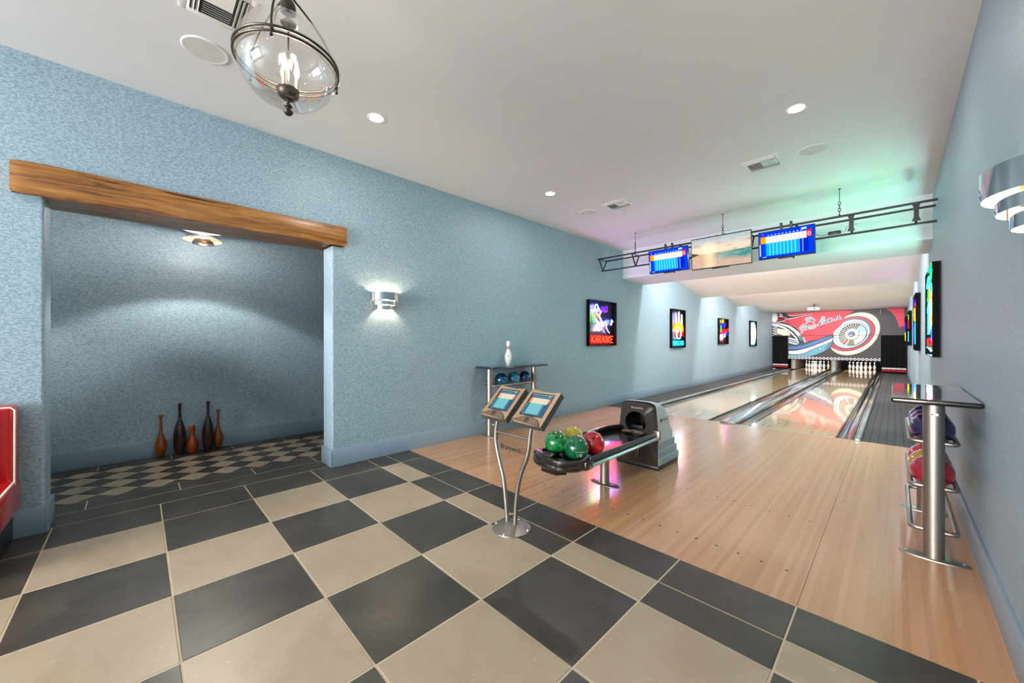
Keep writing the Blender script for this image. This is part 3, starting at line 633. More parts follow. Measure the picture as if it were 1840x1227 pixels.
('white',[[-1.316,1.971],[-1.253,2.231],[-1.23,2.228],[-1.305,1.969]]),
('cream',[[-1.279,1.963],[-1.171,2.216],[-1.15,2.209],[-1.269,1.96]]),
('sky',[[-1.244,1.948],[-1.097,2.185],[-1.037,2.144],[-1.217,1.928]]),
('sky',[[-1.214,1.925],[-1.031,2.139],[-0.982,2.086],[-1.191,1.9]]),
('sky',[[-1.189,1.896],[-0.977,2.08],[-0.939,2.017],[-1.171,1.866]]),
('sky',[[-1.17,1.862],[-0.935,2.01],[-0.911,1.938],[-1.158,1.828]]),
('black',[[-1.127,1.828],[-1.122,1.787],[-1.123,1.744],[-1.131,1.701],[-1.144,1.66],[-1.162,1.62],[-1.186,1.583],[-1.215,1.55],[-1.247,1.522],[-1.282,1.499],[-1.32,1.482],[-1.359,1.471],[-1.399,1.467],[-1.438,1.469],[-1.475,1.479],[-1.51,1.495],[-1.542,1.517],[-1.569,1.545],[-1.592,1.578],[-1.609,1.615],[-1.62,1.655],[-1.626,1.697],[-1.624,1.741],[-1.617,1.785],[-1.603,1.827],[-1.584,1.867],[-1.559,1.904],[-1.53,1.938],[-1.497,1.966],[-1.461,1.988],[-1.423,2.005],[-1.384,2.014],[-1.344,2.018],[-1.306,2.014],[-1.269,2.004],[-1.234,1.987],[-1.203,1.965],[-1.177,1.937],[-1.155,1.904],[-1.138,1.868]]),
('cream',[[-1.144,1.833],[-1.139,1.794],[-1.14,1.754],[-1.147,1.714],[-1.16,1.675],[-1.178,1.637],[-1.2,1.603],[-1.227,1.572],[-1.258,1.545],[-1.292,1.523],[-1.328,1.507],[-1.365,1.497],[-1.402,1.493],[-1.439,1.496],[-1.475,1.504],[-1.508,1.519],[-1.538,1.54],[-1.564,1.566],[-1.585,1.596],[-1.602,1.631],[-1.612,1.669],[-1.617,1.708],[-1.616,1.749],[-1.608,1.79],[-1.595,1.829],[-1.577,1.867],[-1.554,1.902],[-1.526,1.933],[-1.494,1.96],[-1.46,1.981],[-1.424,1.996],[-1.387,2.006],[-1.349,2.009],[-1.312,2.006],[-1.277,1.996],[-1.245,1.981],[-1.216,1.96],[-1.19,1.934],[-1.17,1.904],[-1.154,1.87]]),
('grey',[[-1.257,1.797],[-1.255,1.775],[-1.256,1.753],[-1.259,1.73],[-1.266,1.708],[-1.276,1.687],[-1.289,1.668],[-1.304,1.651],[-1.321,1.636],[-1.34,1.624],[-1.36,1.615],[-1.38,1.61],[-1.401,1.608],[-1.421,1.609],[-1.441,1.614],[-1.459,1.622],[-1.476,1.634],[-1.49,1.649],[-1.502,1.666],[-1.511,1.685],[-1.517,1.706],[-1.52,1.728],[-1.519,1.75],[-1.515,1.773],[-1.508,1.795],[-1.498,1.816],[-1.485,1.836],[-1.47,1.853],[-1.452,1.868],[-1.433,1.88],[-1.413,1.888],[-1.393,1.894],[-1.372,1.895],[-1.352,1.894],[-1.332,1.888],[-1.314,1.88],[-1.298,1.868],[-1.284,1.854],[-1.272,1.837],[-1.263,1.817]]),
('black',[[-1.291,1.788],[-1.289,1.771],[-1.29,1.753],[-1.293,1.735],[-1.298,1.718],[-1.306,1.701],[-1.317,1.686],[-1.329,1.672],[-1.343,1.66],[-1.358,1.651],[-1.374,1.644],[-1.391,1.639],[-1.407,1.637],[-1.424,1.638],[-1.44,1.642],[-1.454,1.649],[-1.468,1.658],[-1.479,1.67],[-1.489,1.683],[-1.496,1.698],[-1.5,1.715],[-1.502,1.732],[-1.502,1.75],[-1.499,1.768],[-1.493,1.786],[-1.485,1.802],[-1.474,1.818],[-1.462,1.832],[-1.448,1.843],[-1.433,1.853],[-1.417,1.86],[-1.4,1.864],[-1.383,1.866],[-1.367,1.864],[-1.351,1.86],[-1.336,1.854],[-1.323,1.845],[-1.312,1.833],[-1.303,1.82],[-1.296,1.805]]),
('blue',[[-1.32,1.807],[-1.319,1.796],[-1.32,1.785],[-1.322,1.773],[-1.326,1.762],[-1.333,1.751],[-1.34,1.741],[-1.349,1.732],[-1.359,1.724],[-1.37,1.718],[-1.382,1.713],[-1.394,1.709],[-1.406,1.708],[-1.417,1.708],[-1.429,1.71],[-1.439,1.714],[-1.448,1.719],[-1.456,1.726],[-1.463,1.735],[-1.468,1.744],[-1.471,1.755],[-1.472,1.766],[-1.471,1.777],[-1.469,1.789],[-1.464,1.8],[-1.458,1.811],[-1.451,1.821],[-1.442,1.83],[-1.431,1.838],[-1.42,1.844],[-1.409,1.849],[-1.397,1.853],[-1.385,1.854],[-1.373,1.854],[-1.362,1.852],[-1.351,1.848],[-1.342,1.842],[-1.334,1.835],[-1.328,1.827],[-1.323,1.818]]),
('white',[[-1.528,1.709],[-1.408,1.737],[-1.311,1.698],[-1.387,1.675],[-1.484,1.676]]),
('black',[[-1.322,2.835],[-1.441,2.709],[-1.517,2.654],[-1.627,2.526],[-1.76,2.353],[-1.906,2.148],[-1.997,1.91],[-2.031,1.7],[-2.031,1.549],[-2.379,1.55],[-2.379,2.896]]),
('red',[[-1.311,2.834],[-1.473,2.681],[-1.594,2.569],[-1.716,2.396],[-1.884,2.223],[-1.997,1.94],[-2.036,1.76],[-2.239,1.702],[-2.711,1.428],[-2.711,2.915]]),
('red',[[-4.019,2.884],[-1.689,2.829],[-1.689,2.256],[-1.989,1.888],[-2.043,1.77],[-2.593,1.56],[-3.051,1.377],[-3.09,1.488],[-3.287,1.837],[-3.526,2.142],[-3.709,2.298],[-4.019,2.411],[-4.187,2.52],[-4.187,2.752]]),
('black',[[-3.771,1.464],[-3.366,1.289],[-3.051,1.364],[-2.593,1.523],[-2.223,1.689],[-2.043,1.758],[-1.998,1.699],[-2.025,1.462],[-2.061,1.225],[-2.169,1.033],[-2.352,0.886],[-2.593,0.748],[-2.744,0.658],[-3.75,0.628]]),
('navy',[[-3.75,1.261],[-3.287,1.284],[-2.974,1.365],[-2.593,1.511],[-2.26,1.666],[-2.061,1.723],[-2.043,1.652],[-2.061,1.593],[-2.407,1.39],[-2.782,1.182],[-3.169,1.054],[-3.446,1.0],[-3.74,0.983]]),
('blue',[[-3.75,1.147],[-3.446,1.15],[-3.09,1.253],[-2.687,1.426],[-2.315,1.594],[-2.061,1.664],[-2.097,1.617],[-2.352,1.498],[-2.593,1.341],[-2.859,1.206],[-3.169,1.092],[-3.446,1.025],[-3.74,1.033]]),
('white',[[-3.74,0.932],[-3.446,0.95],[-3.129,1.043],[-2.782,1.182],[-2.444,1.354],[-2.187,1.498],[-2.034,1.581],[-2.079,1.438],[-2.26,1.319],[-2.518,1.197],[-2.782,1.048],[-3.051,0.883],[-3.287,0.791],[-3.526,0.773],[-3.74,0.793]]),
('teal',[[-3.74,0.76],[-3.486,0.749],[-3.247,0.78],[-3.013,0.872],[-2.763,1.024],[-2.481,1.185],[-2.223,1.314],[-2.07,1.434],[-2.097,1.224],[-2.205,1.08],[-2.388,0.934],[-2.631,0.795],[-2.859,0.704],[-2.974,0.651],[-3.74,0.628]]),
('dteal',[[-2.223,1.314],[-2.07,1.434],[-2.097,1.224],[-2.205,1.08],[-2.352,0.97],[-2.297,1.151]]),
('black',[[-2.438,1.072],[-2.438,1.054],[-2.445,1.036],[-2.457,1.02],[-2.473,1.007],[-2.492,1.0],[-2.512,0.998],[-2.53,1.002],[-2.546,1.011],[-2.557,1.025],[-2.562,1.042],[-2.562,1.06],[-2.555,1.078],[-2.543,1.094],[-2.526,1.106],[-2.507,1.114],[-2.488,1.116],[-2.469,1.112],[-2.454,1.103],[-2.443,1.089]]),
('white',[[-2.461,1.072],[-2.462,1.06],[-2.467,1.048],[-2.475,1.037],[-2.487,1.029],[-2.5,1.024],[-2.514,1.022],[-2.527,1.025],[-2.538,1.031],[-2.546,1.04],[-2.549,1.051],[-2.549,1.063],[-2.544,1.075],[-2.535,1.086],[-2.524,1.094],[-2.51,1.1],[-2.497,1.101],[-2.484,1.099],[-2.473,1.093],[-2.465,1.084]]),
('black',[[-4.509,2.363],[-4.358,2.384],[-4.082,2.311],[-3.709,2.273],[-3.446,2.115],[-3.287,1.862],[-3.169,1.661],[-3.051,1.389],[-3.287,1.289],[-3.771,1.261],[-3.771,1.667],[-4.509,1.673]]),
('white',[[-4.315,2.357],[-4.061,2.336],[-3.73,2.236],[-3.526,2.066],[-3.366,1.913],[-3.228,1.712],[-3.149,1.463],[-3.247,1.488],[-3.386,1.713],[-3.526,1.916],[-3.689,2.07],[-3.853,2.176],[-4.103,2.286]]),
('steel',[[-3.287,1.737],[-3.169,1.637],[-3.071,1.389],[-3.11,1.352],[-3.188,1.463],[-3.287,1.488],[-3.366,1.601]]),
('white',[[-3.169,1.624],[-3.145,1.637],[-3.048,1.389],[-3.081,1.352]]),
('cream',[[-4.209,2.096],[-3.771,1.984],[-3.689,1.843],[-3.689,1.691],[-3.915,1.706],[-4.209,1.812]]),
('white',[[-4.466,2.375],[-4.187,2.288],[-3.915,2.152],[-3.709,1.995],[-3.526,1.765],[-3.446,1.676],[-3.366,1.488],[-3.326,1.314],[-3.366,1.326],[-3.446,1.564],[-3.567,1.715],[-3.689,1.868],[-3.915,2.05],[-4.187,2.185],[-4.466,2.297]]),
('white',[[-4.509,2.272],[-4.23,2.176],[-4.23,2.145],[-4.509,2.241]]),
('white',[[-4.509,2.147],[-4.23,2.052],[-4.23,2.021],[-4.509,2.116]]),
('white',[[-4.509,2.022],[-4.23,1.929],[-4.23,1.898],[-4.509,1.991]]),
('white',[[-4.509,1.897],[-4.23,1.805],[-4.23,1.774],[-4.509,1.866]]),
('white',[[-4.509,1.772],[-4.23,1.681],[-4.23,1.65],[-4.509,1.741]]),
('white',[[-4.362,2.32],[-4.343,2.314],[-4.343,1.749],[-4.362,1.755]]),
('white',[[-4.298,2.318],[-4.279,2.312],[-4.279,1.749],[-4.298,1.754]]),
('white',[[-4.241,2.316],[-4.221,2.31],[-4.221,1.748],[-4.241,1.753]]),
('white',[[-3.75,1.629],[-3.446,1.526],[-3.366,1.463],[-3.366,1.426],[-3.486,1.476],[-3.75,1.565]]),
('sky',[[-3.75,1.522],[-3.446,1.421],[-3.366,1.389],[-3.366,1.351],[-3.486,1.371],[-3.75,1.459]]),
('white',[[-3.75,1.416],[-3.446,1.316],[-3.366,1.314],[-3.366,1.276],[-3.486,1.265],[-3.75,1.352]]),
('black',[[-4.187,2.906],[-3.771,2.896],[-3.73,2.805],[-3.567,2.722],[-2.859,2.81],[-2.859,2.78],[-3.446,2.641],[-3.812,2.556],[-4.145,2.415],[-4.487,2.363],[-4.487,2.454],[-4.187,2.494]]),
('red',[[-4.166,2.673],[-3.936,2.676],[-3.832,2.62],[-4.145,2.557]]),
('red',[[-4.187,2.533],[-4.166,2.635],[-3.915,2.611],[-4.156,2.493]]),
('white',[[-4.124,2.736],[-3.957,2.702],[-3.977,2.678],[-4.135,2.659]]),
('sky',[[-4.114,2.851],[-4.051,2.842],[-3.977,2.741],[-4.12,2.754]]),
('white',[[-3.915,2.606],[-3.771,2.567],[-3.446,2.628],[-2.782,2.776],[-2.782,2.762],[-3.446,2.603],[-3.771,2.534],[-3.894,2.569]]),
('white',[[-3.822,2.823],[-3.709,2.716],[-3.567,2.691],[-3.169,2.747],[-2.859,2.805],[-3.169,2.764],[-3.567,2.722],[-3.689,2.748]]),
('red',[[-3.801,2.829],[-3.709,2.754],[-3.567,2.729],[-2.859,2.819],[-2.859,2.834],[-3.771,2.868]]),
('red',[[-4.156,2.66],[-4.16,2.595],[-4.173,2.533],[-4.194,2.477],[-4.222,2.429],[-4.256,2.392],[-4.295,2.367],[-4.337,2.354],[-4.379,2.356],[-4.421,2.371],[-4.46,2.399],[-4.495,2.439],[-4.524,2.49],[-4.545,2.548],[-4.559,2.612],[-4.563,2.679],[-4.559,2.745],[-4.545,2.807],[-4.524,2.864],[-4.495,2.912],[-4.46,2.949],[-4.421,2.973],[-4.379,2.985],[-4.337,2.982],[-4.295,2.966],[-4.256,2.937],[-4.222,2.897],[-4.194,2.847],[-4.173,2.789],[-4.16,2.726]]),
('black',[[-4.183,2.654],[-4.187,2.596],[-4.198,2.541],[-4.216,2.492],[-4.241,2.449],[-4.27,2.416],[-4.304,2.393],[-4.34,2.383],[-4.376,2.384],[-4.412,2.397],[-4.446,2.422],[-4.476,2.458],[-4.501,2.503],[-4.52,2.554],[-4.531,2.611],[-4.535,2.669],[-4.531,2.728],[-4.52,2.783],[-4.501,2.833],[-4.476,2.876],[-4.446,2.909],[-4.412,2.931],[-4.376,2.941],[-4.34,2.939],[-4.304,2.925],[-4.27,2.899],[-4.241,2.863],[-4.216,2.819],[-4.198,2.767],[-4.187,2.712]]),
('white',[[-4.202,2.66],[-4.206,2.605],[-4.216,2.553],[-4.233,2.506],[-4.255,2.466],[-4.282,2.435],[-4.313,2.414],[-4.345,2.403],[-4.379,2.405],[-4.412,2.417],[-4.443,2.441],[-4.47,2.475],[-4.493,2.517],[-4.51,2.565],[-4.52,2.619],[-4.524,2.674],[-4.52,2.729],[-4.51,2.782],[-4.493,2.829],[-4.47,2.869],[-4.443,2.9],[-4.412,2.921],[-4.379,2.931],[-4.345,2.929],[-4.313,2.916],[-4.282,2.891],[-4.255,2.858],[-4.233,2.816],[-4.216,2.767],[-4.206,2.714]]),
('cream',[[-4.487,2.865],[-4.379,2.917],[-4.272,2.895],[-4.219,2.792],[-4.487,2.766]]),
('sky',[[-4.487,2.766],[-4.217,2.784],[-4.209,2.74],[-4.487,2.735]]),
('white',[[-4.187,2.417],[-3.894,2.495],[-3.884,2.477],[-4.23,2.38],[-4.379,2.385]]),
('red',[[-0.28,2.864],[0.291,2.884],[0.291,2.085],[0.127,2.04],[0.098,2.256],[0.002,2.537],[-0.133,2.738]]),
('white',[[-0.443,2.826],[-0.427,2.825],[-0.427,2.642],[-0.439,2.628]]),
]
SCRIPT=[[[-3.042,2.462],[-3.055,2.512],[-2.993,2.583],[-2.906,2.604],[-2.82,2.612]],[[-2.945,2.593],[-2.993,2.448],[-3.032,2.277]],[[-2.82,2.612],[-2.878,2.48],[-2.906,2.371],[-2.878,2.455],[-2.836,2.49],[-2.839,2.429],[-2.855,2.381]],[[-2.811,2.428],[-2.773,2.451],[-2.754,2.499],[-2.782,2.513],[-2.811,2.453],[-2.801,2.396],[-2.754,2.426],[-2.697,2.472]],[[-3.307,2.011],[-3.267,2.11],[-3.188,2.207],[-3.09,2.291],[-3.169,2.231],[-3.287,2.073],[-3.208,2.034],[-3.129,2.156]],[[-3.081,2.29],[-3.139,2.131],[-3.188,1.959],[-3.224,1.811]],[[-2.993,2.165],[-3.051,2.154],[-3.09,2.056],[-3.081,1.994],[-3.022,2.054],[-2.984,2.164],[-3.003,2.054],[-2.974,2.034]],[[-2.974,2.034],[-2.897,2.199],[-2.859,2.1],[-2.878,2.051],[-2.926,2.028]],[[-2.735,2.311],[-2.773,2.171],[-2.795,2.078],[-2.773,2.053],[-2.735,2.084]],[[-2.792,2.225],[-2.678,2.265]],[[-2.773,2.048],[-2.668,2.168],[-2.574,2.213],[-2.481,2.247],[-2.388,2.28],[-2.297,2.313],[-2.043,2.422],[-1.776,2.517]],[[-2.574,2.213],[-2.481,2.307],[-2.388,2.472],[-2.37,2.591],[-2.407,2.593],[-2.463,2.451],[-2.518,2.308],[-2.574,2.237],[-2.481,2.259]],[[-2.297,2.432],[-2.352,2.423],[-2.388,2.34],[-2.37,2.303],[-2.315,2.361],[-2.287,2.439],[-2.306,2.337],[-2.269,2.348]],[[-2.269,2.336],[-2.223,2.453],[-2.242,2.37],[-2.178,2.475],[-2.16,2.451],[-2.178,2.368]],[[-2.142,2.402],[-2.088,2.483],[-2.115,2.496],[-2.142,2.414],[-2.115,2.378],[-2.043,2.458]],[[-1.962,2.419],[-1.864,2.533],[-1.829,2.637],[-1.82,2.519],[-1.838,2.461],[-1.741,2.527]]]

def masking():
    r = thing('masking_unit', 'wide mural panel with a red car fender and whitewall wheel above the pins', 'mural', (-2.03, YM, 0))
    ox = -2.03
    b = MB(); z_seam = 1.712
    areas = [(XL+0.006, -3.767, z_seam, 2.870), (-3.767, -0.428, 0.66, 2.870), (-0.428, XR-0.006, z_seam, 2.870)]
    for x0, x1, z0, z1 in areas: b.box(x0+0.003-ox, x1-0.003-ox, 0.0, 0.04, z0, z1, MM['black'])
    d = 0.0; prev = 0
    for c, poly in MURAL:
        d += 0.0 if (len(poly) == 4 and prev == 4) else 0.00010
        prev = len(poly)
        for x0, x1, z0, z1 in areas:
            q = clip(poly, x0+0.003, x1-0.003, z0, z1)
            if len(q) >= 3:
                A = sum(q[i][0]*q[(i+1) % len(q)][1]-q[(i+1) % len(q)][0]*q[i][1] for i in range(len(q)))
                if A < 0: q = q[::-1]
                b.add([(x-ox, -0.001-d, z) for x, z in q], [tuple(range(len(q)))], MM[c])
    def ribbon(pts, w, m, dd):
        P = spline([(x-ox, 0, z) for x, z in pts], 4)
        b.tube(P, w, m, 8, False, Matrix.Translation((0, -dd, 0)) @ Matrix.Diagonal((1, 0.06, 1, 1)))
    dd = d+0.0007
    for s in SCRIPT: ribbon(s, 0.034, MM['white'], dd)
    for s in SCRIPT: ribbon(s, 0.014, MM['navy'], dd+0.0025)
    b.box(-3.767-ox-0.008, -3.767-ox+0.006, -0.012, 0, 0.66, 2.87, M_INK)
    b.box(-0.428-ox-0.006, -0.428-ox+0.006, -0.012, 0, 0.66, 2.87, M_INK)
    b.box(XL+0.01-ox, XR-0.01-ox, -0.012, -0.004, z_seam-0.014, z_seam+0.006, M_INK)
    b.build("mural_panel", r)
    b = MB(); n = 49; x0, x1 = -3.76, -0.435
    for i in range(n):
        for j in range(3):
            a = x0+(x1-x0)*i/n-ox; c = x0+(x1-x0)*(i+1)/n-ox
            b.box(a, c, -0.012, 0.03, 0.54+0.04*j, 0.58+0.04*j, M_CURTW if (i+j) % 2 == 0 else M_INK)
    b.build('checkered_strip', r)
    b = MB(); b.box(XL+0.01-ox, XR-0.01-ox, -0.03, 0.02, 2.868, 2.884, M_BLACKM); b.build('top_rail', r)
masking()
def curtain(x0, x1, label):
    b = MB(); n = 90; zs = [0.012, 0.095, 0.165, 0.195, 0.26, 0.9, 1.69]; ms = [M_CURT, M_CURTR, M_CURT, M_CURTW, M_CURT, M_CURT]
    for k in range(len(zs)-1):
        v = []; f = []
        for i in range(n+1):
            x = x0+(x1-x0)*i/n; y = 0.016*math.sin(i*2*PI/9)+0.006*math.sin(i*0.37)
            v += [(x-(x0+x1)/2, y, zs[k]), (x-(x0+x1)/2, y, zs[k+1])]
        for i in range(n): f.append((2*i, 2*i+2, 2*i+3, 2*i+1))
        b.add(v, f, ms[k], True)
    b.box(x0-(x0+x1)/2, x1-(x0+x1)/2, -0.02, 0.02, 1.69, 1.706, M_BLACKM)
    tag(b.build('curtain', None, ((x0+x1)/2, YM+0.03, 0)), label, 'curtain', 'black curtains beside the lanes')
curtain(XL+0.03, -3.78, 'black pleated curtain with white and red hem bands, beside the left lane')
curtain(-0.40, XR-0.03, 'black pleated curtain with white and red hem bands, beside the right wall')
# pinsetter side walls
M_KICK = mat('dark_kickback_board', (12, 12, 13), 0.6)
def kick(x0, x1, label, mid=False):
    r = thing('kickback', label, 'pinsetter side wall', ((x0+x1)/2, 23.86, 0), group='pinsetter side walls'); w = (x1-x0)/2
    b = MB(); b.box(-w, w, 0.02, 3.1, 0.038, 1.0, M_KICK); b.build('side_board', r)
    b = MB()
    if mid:
        b.box(-w, -w+0.05, 0.0, 0.02, 0.036, 0.62, M_OAK); b.box(w-0.05, w, 0.0, 0.02, 0.036, 0.62, M_OAK); b.box(-w+0.05, w-0.05, 0.005, 0.02, 0.036, 0.62, M_GPLAST2)
    else: b.box(-w, w, 0.0, 0.02, 0.038, 0.62, M_OAK)
    b.build('front_edge', r)
kick(-3.665, -3.46, 'amber wooden pinsetter side wall left of the left lane pins', True)
kick(-2.13, -1.93, 'grey and amber pinsetter side wall between the two sets of pins', True)
kick(-0.402, -0.345, 'thin amber pinsetter side wall right of the right lane pins')

# ================================================================== BALL RETURN
def ball_return():
    cx = -2.06
    r = thing('ball_return', 'dark ball return with rounded tray and pale grey hood', 'ball return', (cx, 3.37, 0))
    O = Vector((cx, 3.37, 0))
    def T(x, y, z): return (x-cx, y-3.37, z)
    # tray
    b = MB()
    n = 16; v = []; xl, xr = -2.275, -1.838
    for y in (2.70, 4.12):
        for i in range(n+1):
            t = i/n; v.append(T(xl+(xr-xl)*t, y, 0.398-0.022*math.sin(PI*t)))
    b.add(v, [(i, i+1, n+2+i, n+1+i) for i in range(n)], M_BPLAST, True)
    v = [T(xl+(xr-xl)*i/n, y, 0.345) for y in (2.70, 4.12) for i in range(n+1)]
    b.add(v, [(i, n+1+i, n+2+i, i+1) for i in range(n)], M_BRPLAST, True)
    b.build('tray', r)
    b = MB()                                                          # rounded nose
    def outline(k, y0=2.70, dep=0.22):
        P = []
        for i in range(25):
            a = PI*i/24; P.append((cx+0.0-(0.262*k)*math.cos(a), y0-dep*k*math.sin(a)**0.8+0.0))
        return P
    lay = [(0.93, 0.345), (1.0, 0.362), (1.0, 0.385), (0.965, 0.395), (0.97, 0.402), (0.985, 0.412), (0.97, 0.432), (0.90, 0.44)]
    v = []; f = []; m = 25
    for k, z in lay: v += [T(x, y, z) for x, y in outline(k)]
    for L_ in range(len(lay)-1):
        for i in range(m-1): f.append((L_*m+i, L_*m+i+1, (L_+1)*m+i+1, (L_+1)*m+i))
    f.append(tuple(range(m))[::-1])
    b.add(v, f, M_BPLAST, True)
    # top deck of the nose: lip falling to a scooped back edge
    P = outline(0.90); v = [T(x, y, 0.44) for x, y in P]; k0 = len(P)
    v += [T(cx-0.215+0.43*i/24, 2.70-0.055*math.sin(PI*i/24)**0.5, 0.408) for i in range(25)]
    b.add(v, [(i, i+1, k0+i+1, k0+i) for i in range(24)], M_BPLAST, True)
    b.prism([T(-2.20, 2.60, 0)[:2], T(-1.93, 2.60, 0)[:2], T(-1.99, 2.52, 0)[:2], T(-2.14, 2.52, 0)[:2]], 0.300, 0.346, 2, M_BPLAST, 0.008, True)
    for xa, xb in ((-2.335, -2.298), (-1.818, -1.790)): b.box(*[a for p in zip(T(xa, 2.68, .345), T(xb, 2.80, .42)) for a in p], M_BPLAST, 0.010)
    b.build('tray_nose', r)
    b = MB(); M = Matrix.Translation(Vector(T(-2.13, 2.590, 0.432))) @ Matrix.Rotation(math.radians(12), 4, 'X')
    b.box(-0.062, 0.062, -0.038, 0.038, -0.006, 0.010, M_BRPLAST, 0.005, M); b.box(-0.032, 0.032, -0.005, 0.028, 0.010, 0.0115, M_INK, 0, M)
    b.lathe([(0.0001, 0.013), (0.007, 0.012), (0.007, 0.009)], M_STEEL, (0.0, -0.022, 0), 14, M); b.build('control_pad', r)
    # right rail
    for sx, nm in ((1, 'right'), (-1, 'left')):
        X = (cx+0.2425*sx+0.0)
        y1 = 4.08 if sx > 0 else 3.42
        b = MB(); b.box(X-cx-0.011, X-cx+0.011, 2.78-3.37, y1-3.37, 0.392, 0.438, M_SLATEP, 0.004)
        b.tube([T(X+0.024*sx, 2.78, 0.375), T(X+0.024*sx, y1, 0.375)], 0.0175, M_CAPP, 14); b.build('side_rail', r)
        if sx > 0:
            b = MB(); b.box(X-cx-0.02, X-cx+0.045, 4.05-3.37, 4.10-3.37, 0.35, 0.455, M_STEEL, 0.008); b.build('rail_bracket', r)
        else:
            b = MB()
            b.tube(spline([T(X+0.01, 3.40, 0.425), T(X+0.0, 3.60, 0.432), T(X+0.0, 3.80, 0.437), T(X+0.02, 3.98, 0.432), T(X+0.06, 4.12, 0.42)], 5), 0.030, M_BPLAST, 12)
            b.tube(spline([T(X-0.005, 3.42, 0.38), T(X-0.01, 3.65, 0.38), T(X, 3.9, 0.38), T(X+0.04, 4.12, 0.38)], 5), 0.028, M_BPLAST, 12)
            for yy in (3.42, 3.78): b.tube([T(X, yy, 0.43), T(X, yy+0.03, 0.433)], 0.034, M_BPLAST, 12)
            b.build('elbow_rail', r)
    # post
    b = MB(); b.lathe([(0.046, 0.006), (0.045, 0.36)], M_STEEL, T(-2.03, 3.37, 0), 24); b.build('post', r)
    b = MB(); b.lathe([(0.0001, 0.014), (0.55, 0.014), (0.85, 0.011), (1.0, 0.004), (1.0, 0.0)], M_STEEL, T(-2.03, 3.37, 0), 36, sx=0.158, sy=0.062)
    for sx in (-1, 1): b.lathe([(0.0001, 0.0145), (0.009, 0.0145), (0.009, 0.008)], M_INK, T(-2.03+0.122*sx, 3.37, 0), 10)
    b.build('floor_plate', r)
    # hood
    def front(y, top=0.742, sh=0.703, hw0=0.243, hw1=0.206, z0=0.03, n=14, split=0.40, hwm=0.232):
        P = [(-hw0, z0), (hw0, z0), (hwm, split)]
        for i in range(n+1):
            a = PI*i/n; c = math.cos(a); P.append((hw1*math.copysign(abs(c)**0.55, c), sh-0.03+(top-sh+0.03)*math.sin(a)**0.7))
        P.append((-hwm, split)); return [(x+cx+0.005, y, z) for x, z in P]
    prof = [(4.145, 0.742, .703), (4.20, 0.745, .706), (4.28, .732, .69), (4.36, .70, .655), (4.43, .645, .60), (4.475, .575, .53), (4.49, .47, .44)]
    b = MB(); v = []; f = []
    for y, tp, sh in prof: v += [T(*p) for p in front(y, tp, sh)]
    m = len(front(0))
    for i in range(len(prof)-1):
        for j in range(m): f.append((i*m+j, i*m+(j+1) % m, (i+1)*m+(j+1) % m, (i+1)*m+j))
    f.append(tuple((len(prof)-1)*m+j for j in range(m)))
    b.add(v, [tuple(reversed(q)) for q in f], M_GPLAST, True); 
    vv, ff = text2d('Brunswick', 0.047, 0.0006)
    M = frame(T(cx+0.236, 4.31, 0.545), (0, 1, 0), (-0.12, 0, 1))
    b.add([(x, y, 0.003) for x, y, z in vv], ff, M_INK, False, M)
    b.box(-0.112, -0.100, -0.028, 0.022, 0.002, 0.004, M_INK, 0, M)
    b.build('hood_cover', r)
    b = MB()                                                          # dark front with the round ball opening
    P = front(4.10, 0.728, .692, 0.243, 0.200); Q = [T(*p) for p in P]
    hc = (cx-0.012, 0.505); R = 0.122
    # outline resampled by angle round the hole
    def ray_hit(a):
        d = (math.cos(a), math.sin(a)); best = 9
        for i in range(len(P)):
            x1, z1 = P[i][0]-hc[0], P[i][2]-hc[1]; x2, z2 = P[(i+1) % len(P)][0]-hc[0], P[(i+1) % len(P)][2]-hc[1]
            den = d[0]*(z2-z1)-d[1]*(x2-x1)
            if abs(den) < 1e-9: continue
            t = (x1*(z2-z1)-z1*(x2-x1))/den; u = (x1*d[1]-z1*d[0])/den
            if t > 0 and -1e-6 <= u <= 1+1e-6: best = min(best, t)
        return best
    angs = sorted(set([2*PI*i/64 for i in range(64)] + [math.atan2(p[2]-hc[1], p[0]-hc[0]) % (2*PI) for p in P]))
    outer = [(hc[0]+ray_hit(a)*math.cos(a), hc[1]+ray_hit(a)*math.sin(a)) for a in angs]; inner = [(hc[0]+R*math.cos(a), hc[1]+R*math.sin(a)) for a in angs]
    m = len(angs); v = [T(x, 4.115, z) for x, z in outer]+[T(x, 4.10, z) for x, z in [(hc[0]+(x-hc[0])*0.93, hc[1]+(z-hc[1])*0.93) for x, z in outer]]+[T(x, 4.10, z) for x, z in inner]+[T(x, 4.45, z) for x, z in inner]+[T(x, 4.146, z) for x, z in outer]
    f = []
    for i in range(m):
        j = (i+1) % m
        f += [(i, j, m+j, m+i), (m+i, m+j, 2*m+j, 2*m+i), (4*m+i, 4*m+j, j, i)]
    b.add(v, f, M_BRPLAST, True)
    b.add(v, [(2*m+i, 2*m+(i+1) % m, 3*m+(i+1) % m, 3*m+i) for i in range(m)]+[tuple(3*m+i for i in range(m))], M_TOEK, True)
    vv, ff = text2d('Brunswick', 0.034, 0.0004); M = frame(T(cx+0.01, 4.0985, 0.672), (1, 0, 0), (0, 0, 1)); b.add(vv, ff, M_WPRINT, False, M)
    for sx, sz in ((-0.08, 0.0), (0.055, 0.0)):
        b.box(sx-0.055, sx+0.055, 4.00-3.37, 4.09-3.37, 0.402, 0.408, M_TAUPE)
    b.box(-0.10, 0.05, 4.16-3.37, 4.30-3.37, 0.39, 0.46, M_BLACKM, 0.01)
    # grooves and the toe
    b.box(-0.03, 0.04, 4.085-3.37, 4.10-3.37, 0.10, 0.33, M_BRPLAST, 0.012)
    b.build('hood_front', r)
    b = MB()                                                          # stepped side skirt
